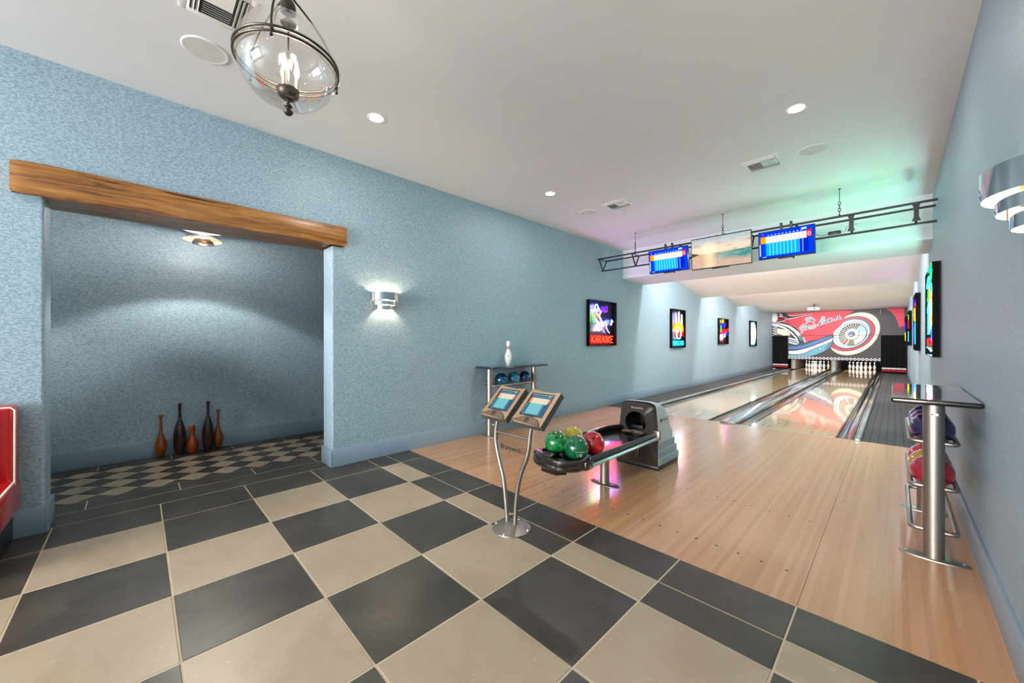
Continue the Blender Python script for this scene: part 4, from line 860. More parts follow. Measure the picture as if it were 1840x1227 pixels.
    for z0, z1, hw, yb in ((0.30, 0.40, 0.236, 4.515), (0.215, 0.305, 0.245, 4.565), (0.13, 0.22, 0.252, 4.61), (0.05, 0.135, 0.258, 4.65)):
        k = hw+0.007
        b.prism([T(cx-hw, 4.12, 0)[:2], T(cx-hw, yb, 0)[:2], T(cx+hw, yb, 0)[:2], T(cx+hw, 4.12, 0)[:2]], z0, z1, 2, M_GPLAST2, 0.01, True)
    b.build('stepped_skirt', r)
    b = MB(); b.box(*[a for p in zip(T(cx-0.262, 4.11, 0.0), T(cx+0.252, 4.66, 0.055)) for a in p], M_TOEK, 0.01); b.build('plinth', r)
ball_return()

# ================================================================== BALLS
def ball(mt, loc, label, group, holes=None, text=None):
    b = MB(); b.sphere((0, 0, 0), 0.108, mt, seg=40)
    if holes:
        d = Vector(holes).normalized(); u = d.orthogonal().normalized(); w_ = d.cross(u)
        for a, c, rr in ((0.018, 0.014, 0.011), (-0.018, 0.014, 0.011), (0.0, -0.040, 0.013)):
            q = (d*0.108+u*a+w_*c).normalized(); M = frame(q*0.1079, q.orthogonal(), q.cross(q.orthogonal()))
            b.lathe([(0.0001, 0.0006), (rr, 0.0006), (rr, -0.001)], M_INK, (0, 0, 0), 14, M)
    if text:
        d = Vector(text[1]).normalized(); u = Vector((0, 0, 1)).cross(d).normalized(); w_ = d.cross(u)
        vv, ff = text2d(text[0], text[2], 0.0002)
        b.add([(d*0.108+u*x+w_*y).normalized()*0.1086 for x, y, z in vv], ff, M_PIPING)
        for k in range(3):
            q = [((-0.036+0.03*k, 0.036), (-0.006+0.03*k, 0.036), (-0.006+0.03*k, 0.033), (-0.036+0.03*k, 0.033))][0]
            b.add([(d*0.108+u*x+w_*y).normalized()*0.1086 for x, y in q], [(3, 2, 1, 0)], M_PIPING)
    return tag(b.build('bowling_ball', None, loc), label, 'bowling ball', group)
GREEN1 = swirl('swirled_green_ball', (6, 84, 40), (24, 140, 70), (90, 196, 96)); GREEN2 = swirl('deep_green_ball', (4, 82, 50), (8, 104, 62), (20, 130, 80))
YEL = swirl('mustard_ball', (150, 134, 10), (190, 176, 28), (206, 198, 60)); REDB = swirl('scarlet_ball', (150, 4, 18), (206, 14, 34), (224, 60, 80))
G = 'bowling balls on the ball return tray'
ball(GREEN1, (-2.19, 2.79, 0.495), 'light green swirled bowling ball at the left front of the return tray', G, (0.35, -0.55, 0.95))
ball(YEL, (-2.165, 3.014, 0.495), 'yellow bowling ball behind the green ones on the return tray', G)
ball(GREEN2, (-1.955, 2.775, 0.495), 'dark green bowling ball with a V8 mark at the front of the return tray', G, None, ('V8', (0.72, -0.62, -0.42), 0.05))
ball(REDB, (-1.932, 3.002, 0.495), 'bright red bowling ball behind the dark green one on the return tray', G, (0.25, -0.5, 0.9))

# ================================================================== BALL RACKS
def rack(X, Y1, label, top_mat, edge_mat, top_l, top_r, top_y0, top_y1, top_z=1.056):
    r = thing('ball_rack', label, 'ball rack', (X, Y1, 0))
    for k in (0, 1):
        b = MB(); b.lathe([(0.050, 0.008), (0.050, top_z-0.036)], M_STEEL, (0, 1.01*k, 0), 32); b.build('column', r)
        b = MB(); b.lathe([(0.0001, 0.016), (0.35, 0.016), (0.7, 0.013), (0.97, 0.006), (1.0, 0.0)], M_STEEL, (0, 1.01*k, 0), 40, sx=0.163, sy=0.062)
        for sx in (-1, 1): b.lathe([(0.0001, 0.014), (0.008, 0.014), (0.012, 0.006)], M_CHROME, (0.128*sx, 1.01*k, 0), 10)
        b.build('base_plate', r)
    for z in (0.764, 0.468, 0.181):
        for k in (-1, 1):
            b = MB(); w_ = 0.104; rr = 0.032
            P = [(0.04*k, 0, z), (w_*k-rr*k, 0, z)]
            P += [(w_*k-rr*k+rr*k*math.sin(a), rr-rr*math.cos(a), z) for a in (PI/8, PI/4, 3*PI/8)]
            P += [(w_*k, rr, z), (w_*k, 1.01-rr, z)]
            P += [(w_*k-rr*k+rr*k*math.cos(a), 1.01-rr+rr*math.sin(a), z) for a in (PI/8, PI/4, 3*PI/8)]
            P += [(w_*k-rr*k, 1.01, z), (0.04*k, 1.01, z)]
            b.tube(P, 0.0145, M_STEEL, 12); b.build('shelf_rail', r)
    b = MB(); b.box(top_l-X, top_r-X, top_y0-Y1, top_y1-Y1, top_z-0.036, top_z, edge_mat, 0.012, seg=3)
    b.box(top_l-X+0.008, top_r-X-0.008, top_y0-Y1+0.008, top_y1-Y1-0.008, top_z-0.002, top_z+0.0006, top_mat)
    b.build('countertop', r); return r
r1 = rack(0.179, 3.776, 'steel ball rack with dark glossy counter by the right wall, balls on two shelves', M_COUNTER2, M_EDGE, -0.018, 0.376, 3.665, 4.90)
b = MB(); M = frame((0.0, -0.0508, 0.955), (1, 0, 0), (0, 0, 1)); b.box(-0.018, 0.018, -0.007, 0.007, 0, 0.0012, M_STEEL, 0, M); b.box(-0.016, -0.006, -0.004, 0.004, 0.0012, 0.0016, M_INK, 0, M)
lb = b.build('maker_plate', r1)
rack(-4.262, 3.815, 'steel ball rack with teal glossy counter by the left wall, a pin on top', M_COUNTER, M_COUNTER, -4.443, -4.055, 3.68, 4.94, 1.054)
NAVY = swirl('navy_violet_ball', (20, 16, 50), (38, 28, 74), (60, 40, 96)); PURP = swirl('plum_ball', (70, 36, 84), (96, 54, 110), (116, 70, 130)); DBLUE = swirl('midnight_ball', (10, 14, 60), (24, 34, 100), (40, 60, 130))
CRIM = swirl('crimson_ball', (120, 6, 30), (160, 16, 44), (176, 40, 70)); GOLD = swirl('gold_ball', (140, 100, 30), (176, 136, 40), (196, 160, 60)); PINK = swirl('rose_red_ball', (150, 20, 50), (190, 40, 70), (206, 80, 100))
BLUE1 = swirl('cloudy_blue_ball', (5, 30, 56), (10, 70, 108), (26, 104, 140)); TEAL = swirl('teal_ball', (10, 92, 120), (14, 112, 140), (30, 130, 156)); BLUE3 = swirl('dark_blue_ball', (4, 18, 50), (8, 50, 96), (30, 70, 130))
z1 = 0.764+0.0665; z2 = 0.468+0.0665
G = 'bowling balls on the right rack'
for mt, yy, z, lb in ((NAVY, 3.945, z1, 'dark navy violet bowling ball at the near end of the right rack, top shelf'),
                      (PURP, 4.170, z1, 'plum purple bowling ball second from near on the right rack, top shelf'),
                      (DBLUE, 4.395, z1, 'midnight blue bowling ball third from near on the right rack, top shelf'),
                      (CRIM, 3.945, z2, 'crimson bowling ball at the near end of the right rack, middle shelf'),
                      (GOLD, 4.170, z2, 'golden yellow bowling ball behind the crimson one on the right rack'),
                      (PINK, 4.395, z2, 'rose red bowling ball behind the golden one on the right rack')):
    ball(mt, (0.179, yy, z), lb, G)
G = 'bowling balls on the left rack'
for mt, yy, z, lb in ((BLUE1, 4.055, z1, 'cloudy blue bowling ball at the near end of the left rack, top shelf'),
                      (TEAL, 4.330, z1, 'teal bowling ball in the middle of the left rack, top shelf'),
                      (BLUE3, 4.595, z1, 'dark blue bowling ball at the far end of the left rack, top shelf'),
                      (CRIM, 4.50, z2, 'red bowling ball on the middle shelf of the left rack, behind the score screens')):
    ball(mt, (-4.262, yy, z), lb, G)

# ================================================================== SCORE SCREEN GRAPHICS
def score_graphic(b, M, W, H, k=1.0, soft=False):
    """a bowling score sheet W x H centred on the frame M"""
    E = (lambda n, c, s: emit(('dim_' if soft else 'lit_')+n, c, s*k/2**EXPO))
    if soft:
        cb = E('slate', (72, 120, 148), 1.05); cc = E('cream', (244, 230, 200), 1.15); cy = E('aqua', (118, 204, 210), 1.15); cr = E('brick', (214, 96, 74), 1.0); co = E('peach', (236, 160, 110), 1.0); cw = E('mist', (176, 206, 214), 1.0); cd = E('deep', (60, 110, 142), 1.0)
    else:
        cb = E('blue', (0, 66, 245), 1.05); cc = E('cream', (252, 250, 226), 1.15); cy = E('cyan', (0, 190, 255), 1.15); cr = E('red', (235, 40, 36), 1.1); co = E('orange', (255, 176, 10), 1.1); cw = E('white', (215, 240, 250), 1.1); cd = E('royal', (0, 40, 215), 1.0)
    z = [0.0]
    def R(u0, u1, v0, v1, m):
        z[0] += 0.0003; x0, x1, y0, y1 = (u0-.5)*W, (u1-.5)*W, (v0-.5)*H, (v1-.5)*H
        b.add([(x0, y0, z[0]), (x1, y0, z[0]), (x1, y1, z[0]), (x0, y1, z[0])], [(0, 1, 2, 3)], m, False, M)
    R(0, 1, 0, 1, cb); R(0.13, 0.9, 0.09, 0.62, cd); R(0.13, 0.72, 0.09, 0.62, cy); R(0.72, 0.80, 0.09, 0.62, cb)
    R(0.13, 0.87, 0.57, 0.82, cc); R(0.02, 0.045, 0.57, 0.82, cr); R(0.035, 0.13, 0.57, 0.82, co); R(0.87, 0.955, 0.60, 0.86, cr)
    R(0.0, 1, 0.965, 1, cw if soft else cb); R(0.78, 0.87, 0.89, 0.96, cw)
    z0 = z[0]
    for i in range(10):
        u = 0.205+i*0.0665; z[0] = z0
        R(u-0.002, u+0.002, 0.57, 0.82, cd if not soft else cw); R(u-0.004, u+0.004, 0.075, 0.57, cw); R(u-0.035, u-0.018, 0.85, 0.885, cw); R(u-0.01, u-0.004, 0.85, 0.885, cw)
    R(0.06, 0.10, 0.04, 0.06, cw); R(0.10, 0.14, 0.04, 0.06, cw); R(0.01, 0.03, 0.1, 0.55, cw)
    for t, u, v, s, m in (('0', 0.915, 0.70, 0.16, cw), ('2', 0.075, 0.895, 0.12, cr)):
        vv, ff = text2d(t, s*H*1.3, 0.0005); z[0] += 0.0004
        b.add([(x+(u-.5)*W, y+(v-.5)*H, z[0]) for x, y, q in vv], ff, m, False, M)

# ================================================================== SCORING KIOSK
def kiosk():
    r = thing('scoring_console', 'twin screen scoring console on a curved steel stand beside the ball return', 'scoring console', (-2.045, 2.057, 0))
    def T(x, y, z): return (x+2.045, y-2.057, z)
    b = MB(); b.lathe([(0.0001, 0.034), (0.04, 0.032), (0.085, 0.024), (0.122, 0.012), (0.147, 0.007), (0.148, 0.0)], M_STEEL, (0, 0, 0), 48)
    for a in (20, 110, 200, 290): b.lathe([(0.0001, 0.017), (0.006, 0.017), (0.009, 0.009)], M_CHROME, (0.133*math.cos(math.radians(a)), 0.133*math.sin(math.radians(a)), 0), 10)
    b.build('base', r)
    arms = ([(-2.110, 0.02), (-2.125, .16), (-2.153, 0.346), (-2.190, .45), (-2.222, 0.545), (-2.243, 0.63), (-2.240, 0.72), (-2.222, 0.80), (-2.212, 0.845)],
            [(-2.026, 0.02), (-2.018, .16), (-2.000, 0.305), (-1.975, .40), (-1.945, 0.48), (-1.905, 0.56), (-1.882, 0.65), (-1.870, 0.74), (-1.857, 0.80), (-1.850, 0.845)])
    for P in arms:
        b = MB(); b.tube(spline([T(x, 2.075, z) for x, z in P], 6), 0.0172, M_STEEL, 18); b.build('curved_post', r)
    b = MB(); b.tube([T(-2.236, 2.075, 0.705), T(-1.874, 2.075, 0.708)], 0.0095, M_STEEL, 12); b.build('cross_bar', r)
    b = MB(); b.box(*[a for p in zip(T(-2.205, 2.0735, 0.545), T(-1.925, 2.0765, 0.66)) for a in p], M_ACRYL); cp = b.build('clear_panel', r)
    b = MB(); vv, ff = text2d('Brunswick', 0.054, 0.0013); M = frame(T(-2.073, 2.0720, 0.603), (1, 0, 0.0), (0, 0, 1)); b.add(vv, ff, M_INK, False, M)
    for q in ((-.002, .030, .024, .027), (-.002, .001, -.022, .027), (.027, .030, -.022, .027), (-.002, .030, -.022, -.019), (.006, .020, .000, .003), (.018, .021, -.012, .016)):
        b.add([(x+0.121, y, 0) for x, y in ((q[0], q[2]), (q[1], q[2]), (q[1], q[3]), (q[0], q[3]))], [(0, 1, 2, 3)], M_INK, False, M)
    b.build('maker_lettering', cp)
    for nm, cx in (('left', -2.217), ('right', -1.860)):
        # frame: bottom edge centre (cx, 2.02, .829), top edge centre (cx, 2.25, 1.046)
        up = Vector((0.0, 0.23, 0.217)).normalized(); c = Vector(T(cx-0.005, 2.135, 0.9375))
        M = frame(c, Vector((1, 0, 0)), up)
        W, H = 0.292, 0.316
        b = MB()                                                      # body behind the bezel
        b.prism([(-W/2, -H/2), (W/2, -H/2), (W/2+0.004, H/2), (-W/2+0.012, H/2)], -0.048, -0.004, 2, M_SLATEP, 0.004, M=M); b.build('screen_body', r)
        b = MB()
        # bezel ring round the display
        ol = [(-W/2-0.012, -H/2+0.022), (-W/2+0.04, -H/2+0.0), (W/2-0.06, -H/2-0.004), (W/2, -H/2), (W/2+0.004, H/2), (0.05, H/2-0.012), (-0.05, H/2-0.004), (-W/2+0.03, H/2+0.006), (-W/2+0.008, H/2)]
        il = [(-0.112, -0.082), (0.112, -0.082), (0.112, 0.128), (-0.112, 0.128)]
        k = 0.006
        def q(pts, mt=M_TAUPE, z=k): b.add([(x, y, z) for x, y in pts], [tuple(range(len(pts)))], mt, False, M)
        q([(-W/2-0.012, -H/2+0.022), (-W/2+0.04, -H/2), (W/2-0.06, -H/2-0.004), (W/2, -H/2), (W/2, -0.086), (-W/2-0.006, -0.086)])
        q([(-W/2-0.006, -0.086), (-0.112, -0.086), (-0.112, 0.130), (-W/2+0.006, 0.130)]); q([(0.112, -0.086), (W/2, -0.086), (W/2+0.003, 0.130), (0.112, 0.130)])
        q([(-W/2+0.006, 0.130), (W/2+0.003, 0.130), (W/2+0.004, H/2), (0.05, H/2-0.012), (-0.05, H/2-0.004), (-W/2+0.03, H/2+0.006), (-W/2+0.008, H/2)])
        P = ol
        v = [(x, y, k) for x, y in P]+[(x, y, -0.006) for x, y in P]; n = len(P)
        b.add(v, [(i, n+i, n+(i+1) % n, (i+1) % n) for i in range(n)], M_TAUPED, False, M)
        for x0, x1, y0, y1 in ((-.112, .112, -.086, -.078), (-.112, .112, .124, .130), (-.112, -.106, -.086, .130), (.106, .112, -.086, .130)): b.box(x0, x1, y0, y1, -0.003, k+0.0005, M_INK, 0, M)
        b.build('bezel', r)
        b = MB()                                                      # speaker swell on the lower edge
        arc = [(-W/2-0.012, -H/2+0.022)]+[(-0.125+0.25*i/12, -H/2+0.004+0.062*math.sin(PI*i/12)**0.6) for i in range(1, 12)]+[(0.135, -H/2-0.004)]
        b.prism(arc, k, k+0.012, 2, M_TAUPED, 0.004, M=M)
        for i in range(-3, 4):
            hw = math.sqrt(max(0, 0.021**2-(i*0.0062)**2)); b.box(-hw, hw, -H/2+0.034+i*0.0062-0.0018, -H/2+0.034+i*0.0062+0.0018, k+0.012, k+0.0128, M_INK, 0, M)
        b.build('speaker_grille', r)
        b = MB(); score_graphic(b, M @ Matrix.Translation((0, 0.022, -0.001)), 0.214, 0.206, 0.85, True); b.build('display', r)
kiosk()

# ================================================================== TRUSS WITH SCREENS
YT = 7.02
def truss():
    r = thing('ceiling_truss', 'black triangular steel truss hanging across the room below the ceiling', 'truss', (-2.03, YT+0.15, 3.17))
    x0, x1 = XL+0.055, XR-0.012; ox = -2.03
    for y, z in ((-0.15, 0.0), (0.15, 0.0), (0.0, -0.232)):
        b = MB(); b.tube([(x0-ox, y, z), (x1-ox, y, z)], 0.0155, M_BLACKM, 12); b.build('chord', r)
    for x in (x0+0.03, -3.62, -2.70, -1.62, -1.02, -0.415, 0.19):
        for sy in (-1, 1):
            b = MB(); b.tube([(x-ox, 0.15*sy, 0), (x-ox, 0.0, -0.232)], 0.013, M_BLACKM, 10); b.build('brace', r)
        b = MB(); b.tube([(x-ox, -0.15, 0), (x-ox, 0.15, 0)], 0.010, M_BLACKM, 10); b.build('brace', r)
    for x in (-0.415, 0.19):                                          # solid hourglass spreader plates
        b = MB(); b.prism([(x-ox-0.04, 0.0), (x-ox+0.04, 0.0), (x-ox+0.022, -0.06), (x-ox+0.022, -0.17), (x-ox+0.04, -0.225), (x-ox-0.04, -0.225), (x-ox-0.022, -0.17), (x-ox-0.022, -0.06)], -0.156, -0.146, 1, M_BLACKM)
        b.build('spreader_plate', r)
truss()
for x, lb in ((-3.55, 'short black chain holding the left end of the truss'), (-2.00, 'short black chain holding the truss above the beach screen'), (-0.535, 'short black chain holding the right part of the truss')):
    b = MB(); zt = 3.557; z = 3.17+0.015
    b.tube([(0, 0, zt-z), (0, 0, 0.19)], 0.004, M_BLACKM, 8)
    b.lathe([(0.018, zt-z-0.006), (0.018, zt-z)], M_BLACKM, seg=12)
    for i in range(4):
        c = 0.165-0.044*i; P = []
        for k in range(16):
            a = 2*PI*k/16; u = 0.013*math.cos(a); ww = 0.028*math.sin(a); P.append((u, 0, c+ww) if i % 2 == 0 else (0, u, c+ww))
        b.tube(P, 0.0042, M_BLACKM, 7, True)
    b.box(-0.012, 0.012, -0.012, 0.012, -0.02, 0.012, M_BLACKM)
    tag(b.build('hanging_chain', None, (x, YT, z)), lb, 'chain', 'chains holding the truss')
b = MB(); b.box(-0.07, 0.07, -0.02, 0.02, -0.02, 0.025, M_BLACKM, 0.006)
b.tube(spline([(-0.07, 0, 0.0), (-0.15, 0.0, -0.01), (-0.22, 0.01, 0.03), (-0.30, 0.02, 0.02), (-0.36, 0.02, 0.05)], 5), 0.0035, M_BLACKM, 6)
b.tube(spline([(0.07, 0, 0.0), (0.12, 0, 0.0), (0.13, 0.0, 0.06), (0.25, 0.0, 0.08)], 4), 0.0025, M_BLACKM, 6)
tag(b.build('power_adapter', None, (-0.60, YT+0.15, 2.985)), 'small black power adapter with cables on the lower truss bar', 'power adapter')

def sunset_mat():
    m = bpy.data.materials.new('beach_sunset_picture'); m.use_nodes = True; nt = m.node_tree; nt.nodes.remove(nt.nodes['Principled BSDF'])
    tc = N(nt, 'ShaderNodeTexCoord'); sp = N(nt, 'ShaderNodeSeparateXYZ'); nt.links.new(tc.outputs['Generated'], sp.inputs[0])
    def mt(op, a, b_=None, c=None):
        n = N(nt, 'ShaderNodeMath', operation=op)
        for i, x in enumerate((a, b_, c)):
            if x is None: continue
            if isinstance(x, (int, float)): n.inputs[i].default_value = x
            else: nt.links.new(x, n.inputs[i])
        return n.outputs[0]
    u, v = sp.outputs[0], sp.outputs[2]
    def mix(f, a, b_):
        n = N(nt, 'ShaderNodeMix', data_type='RGBA')
        nt.links.new(f, n.inputs[0])
        for i, x in ((6, a), (7, b_)):
            if isinstance(x, tuple): n.inputs[i].default_value = (*lin(x), 1)
            else: nt.links.new(x, n.inputs[i])
        return n.outputs[2]
    mp = N(nt, 'ShaderNodeMapping'); mp.inputs['Scale'].default_value = (3.5, 1, 7); nt.links.new(tc.outputs['Generated'], mp.inputs[0])
    cl = ntex(nt, mp.outputs[0], 1.6, 5, 0.6)
    sky = ramp(nt, v, [(0.42, lin((250, 205, 150))), (0.6, lin((236, 214, 190))), (0.95, lin((172, 188, 196)))])
    cf = ramp(nt, cl, [(0.52, (0, 0, 0)), (0.64, (0.75,)*3)])
    sky = mix(cf, sky, (190, 150, 132))
    dx = mt('MULTIPLY', mt('SUBTRACT', u, 0.32), 1.75); dy = mt('SUBTRACT', v, 0.50)
    r = mt('SQRT', mt('ADD', mt('MULTIPLY', dx, dx), mt('MULTIPLY', dy, dy)))
    sun = ramp(nt, r, [(0.0, (1, 1, 1)), (0.08, (1.0,)*3), (0.42, (0, 0, 0))])
    sky = mix(sun, sky, (255, 240, 200))
    mp2 = N(nt, 'ShaderNodeMapping'); mp2.inputs['Scale'].default_value = (2.5, 1, 16); nt.links.new(tc.outputs['Generated'], mp2.inputs[0])
    wv = ntex(nt, mp2.outputs[0], 2.2, 5, 0.6, 0.4)
    sea0 = ramp(nt, u, [(0.25, lin((206, 170, 138))), (0.55, lin((120, 160, 150))), (0.9, lin((40, 136, 132)))])
    sand = ramp(nt, wv, [(0.35, lin((232, 190, 152))), (0.6, lin((176, 150, 142)))])
    low = ramp(nt, mt('MULTIPLY_ADD', u, 0.10, v), [(0.22, (1, 1, 1)), (0.38, (0, 0, 0))])
    sea = mix(low, sea0, sand)
    sea = mix(ramp(nt, wv, [(0.5, (0, 0, 0)), (0.62, (0.4,)*3)]), sea, (240, 226, 206))
    gl = ramp(nt, mt('ABSOLUTE', mt('SUBTRACT', u, 0.32)), [(0.0, (0.8,)*3), (0.13, (0, 0, 0))])
    sea = mix(gl, sea, (255, 226, 180))
    hz = mt('GREATER_THAN', mt('MULTIPLY_ADD', u, -0.03, v), 0.46)
    col = mix(hz, sea, sky)
    isl = mt('MULTIPLY', mt('LESS_THAN', mt('MULTIPLY_ADD', u, 0.45, mt('ABSOLUTE', mt('SUBTRACT', v, 0.475))), mt('MULTIPLY_ADD', cl, 0.05, 0.045)), mt('LESS_THAN', u, 0.16))
    col = mix(isl, col, (84, 76, 56))
    e = N(nt, 'ShaderNodeEmission'); e.inputs[1].default_value = 1.25/2**EXPO; nt.links.new(col, e.inputs[0]); nt.links.new(e.outputs[0], nt.nodes['Material Output'].inputs[0]); return m
M_SUNSET = sunset_mat()
def tv(cx, W, zc, H, label, kind, tilt=4.0):
    r = thing('television', label, 'television', (cx, YT-0.09, zc), group='screens on the truss')
    r.rotation_euler = (math.radians(tilt), 0, 0)
    b = MB(); b.box(-W/2, W/2, 0.0, 0.035, -H/2, H/2, M_BPLAST, 0.006); b.box(-W/2*0.7, W/2*0.7, 0.03, 0.055, -H/2+0.04, H/2-0.08, M_BLACKM, 0.01); b.build('case', r)
    b = MB(); M = frame((0, -0.0015, 0.004), (1, 0, 0), (0, 0, 1))
    if kind == 'score': score_graphic(b, M, W-0.022, H-0.03, 1.0)
    else:
        w2, h2 = (W-0.022)/2, (H-0.034)/2; b.add([(-w2, -0.0012, -h2), (w2, -0.0012, -h2), (w2, -0.0012, h2), (-w2, -0.0012, h2), (0, -0.001, 0)], [(0, 1, 2, 3)], M_SUNSET)
    b.build('screen', r)
    for x in (-0.06, 0.06):
        b = MB(); b.box(x-0.014, x+0.014, 0.052, 0.10, 3.10-zc-0.02, 3.21-zc, M_BLACKM, 0.003); b.build('mount_bracket', r)
    b = MB(); b.box(-0.10, 0.10, 0.05, 0.075, -0.05, 0.1, M_BLACKM, 0.004); b.build('mount_plate', r)
    b = MB(); b.box(-W*0.14, W*0.14, 0.01, 0.03, -H/2-0.014, -H/2+0.002, M_BLACKM, 0.003); b.build('lower_bar', r)
    if kind == 'score':
        b = MB(); b.lathe([(0.0001, -0.03), (0.012, -0.028), (0.014, -0.008), (0.014, 0.004)], M_BLACKM, (W*0.13, 0.015, -H/2), 12); b.build('remote_sensor', r)
tv(-2.872, 0.718, 2.906, 0.427, 'left score screen with blue score sheet hanging from the truss', 'score', 9)
tv(-2.016, 0.905, 2.930, 0.530, 'middle television showing a beach sunset hanging from the truss', 'beach', 5)
tv(-1.130, 0.690, 2.900, 0.422, 'right score screen with blue score sheet hanging from the truss', 'score', 8)

# ================================================================== NEON SIGNS
NE = dict(white=(1.0, 1.0, 1.25), blue=(0.002, 0.006, 1.8), cyan=(0.003, 0.75, 1.1), green=(0.001, 1.4, 0.003), red=(1.7, 0.001, 0.001), orange=(1.7, 0.006, 0.0005),
          yellow=(1.3, 0.95, 0.001), violet=(0.012, 0.001, 1.8), teal=(0.002, 1.3, 1.0), amber=(1.5, 0.010, 0.0005))
NEON_S = 20.0
def NM(c, k=1.0): return emit('neon_%s_%d' % (c, k*10), NE[c], NEON_S*k, True)
M_NBACK = mat('neon_back_panel', (10, 10, 14), 0.4, spec=0.15)
M_NSIDE = mat('neon_box_side', (4, 4, 5), 0.6, spec=0.08)
LET = dict(K=[[(0, 0), (0, 1)], [(.75, 1), (.05, .45), (.8, 0)]], A=[[(0, 0), (.38, 1), (.75, 0)], [(.15, .36), (.6, .36)]], R=[[(0, 0), (0, 1), (.55, 1), (.68, .78), (.5, .52), (0, .5)], [(.3, .5), (.72, 0)]],
           O=[[(.36, 0), (.05, .25), (.05, .75), (.36, 1), (.68, .75), (.68, .25), (.36, 0)]], E=[[(.65, 1), (0, 1), (0, 0), (.68, 0)], [(0, .52), (.5, .52)]],
           B=[[(0, 0), (0, 1), (.5, 1), (.62, .78), (.48, .54), (0, .52)], [(.48, .52), (.7, .3), (.55, 0), (0, 0)]], W=[[(0, 1), (.2, 0), (.4, .8), (.6, 0), (.8, 1)]],
           L=[[(0, 1), (0, 0), (.6, 0)]], I=[[(.3, 1), (.3, 0)]], N=[[(0, 0), (0, 1), (.65, 0), (.65, 1)]], G=[[(.68, .82), (.4, 1), (.08, .75), (.08, .25), (.4, 0), (.68, .2), (.68, .48), (.4, .48)]])
def word(t, x0, x1, y0, y1, c):
    w_ = (x1-x0)/len(t); out = []
    for i, ch in enumerate(t):
        for s in LET[ch]: out.append((c, [(x0+w_*i+a*w_*1.02, y0+(y1-y0)*b_) for a, b_ in s], False, False))
    return out
def circ(cx, cy, rx, ry, n=20, a0=0, a1=360): return [(cx+rx*math.cos(math.radians(a0+(a1-a0)*i/n)), cy+ry*math.sin(math.radians(a0+(a1-a0)*i/n))) for i in range(n+(0 if a1-a0 == 360 else 1))]
def note(x, y, s, c, double=True):
    o = [(c, circ(x, y, .025*s, .022*s, 10), True, False), (c, [(x+.022*s, y), (x+.022*s, y+.12*s)], False, False)]
    if double: o += [(c, circ(x+.09*s, y+.02*s, .025*s, .022*s, 10), True, False), (c, [(x+.112*s, y+.02*s), (x+.112*s, y+.14*s), (x+.022*s, y+.12*s)], False, False)]
    else: o += [(c, [(x+.022*s, y+.12*s), (x+.07*s, y+.10*s), (x+.075*s, y+.06*s)], False, True)]
    return o
def clef(x, y, s, c): return [(c, [(x, y-.16*s), (x-.02*s, y-.13*s), (x+.02*s, y-.12*s), (x+.01*s, y), (x-.01*s, y+.12*s), (x+.01*s, y+.19*s), (x+.03*s, y+.14*s), (x-.03*s, y+.03*s), (x-.04*s, y-.04*s), (x+.0*s, y-.08*s), (x+.04*s, y-.04*s), (x, y)], False, True)]
karaoke = word('KARAOKE', .08, .93, .05, .20, 'orange')+word('KARAOKE', .075, .925, .045, .195, 'red') \
    + [('white', circ(.25, .85, .055, .075, 16), True, True), ('blue', circ(.25, .85, .075, .095, 16), True, True), ('white', [(.22, .78), (.33, .66)], False, False), ('white', [(.31, .88), (.40, .78)], False, False),
       ('amber', [(.31, .67), (.40, .79)], False, False), ('yellow', [(.34, .66), (.43, .77)], False, False), ('amber', [(.25, .70), (.34, .62)], False, False),
       ('white', [(.36, .66), (.50, .50), (.54, .44), (.50, .42), (.38, .62)], False, False), ('blue', [(.20, .85), (.30, .82)], False, False), ('white', [(.24, .81), (.34, .78)], False, False),
       ('blue', [(.52, .46), (.56, .56), (.62, .54), (.63, .44), (.68, .34), (.76, .27)], False, True), ('white', [(.54, .47), (.57, .555), (.61, .53), (.62, .44), (.67, .345), (.755, .275)], False, True), ('red', [(.53, .42), (.58, .37)], False, False)] \
    + note(.56, .78, .9, 'violet') + note(.44, .79, .7, 'violet') + note(.80, .50, .9, 'blue', False) + note(.81, .49, .9, 'white', False) + note(.70, .50, .7, 'blue', False) + note(.34, .34, .9, 'white') + clef(.14, .62, .7, 'green') + clef(.145, .62, .6, 'green')  # offset blue and red copies stand in for the glow round the tubes
pinloop = lambda x, y, s, c: [(c, [(x-.03*s, y), (x-.045*s, y+.10*s), (x-.015*s, y+.2*s), (x-.022*s, y+.26*s), (x, y+.30*s), (x+.022*s, y+.26*s), (x+.015*s, y+.2*s), (x+.045*s, y+.10*s), (x+.03*s, y)], False, True)]
flame = lambda x0, x1, y0, y1, c, k, sd: [(c, [(x0+(x1-x0)*i/(2*k), (y0+sd*(i % 3)*.012) if i % 2 == 0 else (y1-sd*(i % 4)*.03)) for i in range(2*k+1)], False, True)]
bowling = pinloop(.30, .62, .95, 'white')+pinloop(.52, .66, 1.0, 'white')+pinloop(.74, .62, .92, 'white')+pinloop(.41, .68, .8, 'violet') + flame(.16, .86, .50, .70, 'red', 8, 1)+flame(.17, .84, .47, .66, 'orange', 7, 1)+flame(.2, .82, .45, .60, 'yellow', 7, -1) \
    + [('orange', [(.17, .50), (.13, .42), (.18, .36), (.14, .30), (.20, .26)], False, True), ('red', [(.84, .50), (.88, .42), (.83, .36), (.87, .30)], False, True), ('orange', [(.80, .5), (.84, .42), (.78, .36), (.82, .30)], False, True),
       ('cyan', circ(.50, .38, .20, .17, 26), True, False), ('white', circ(.50, .38, .185, .155, 26), True, False), ('white', circ(.44, .43, .03, .025, 10), True, False), ('red', circ(.56, .42, .03, .04, 10), True, False)] + word('BOWLING', .10, .92, .05, .16, 'cyan')
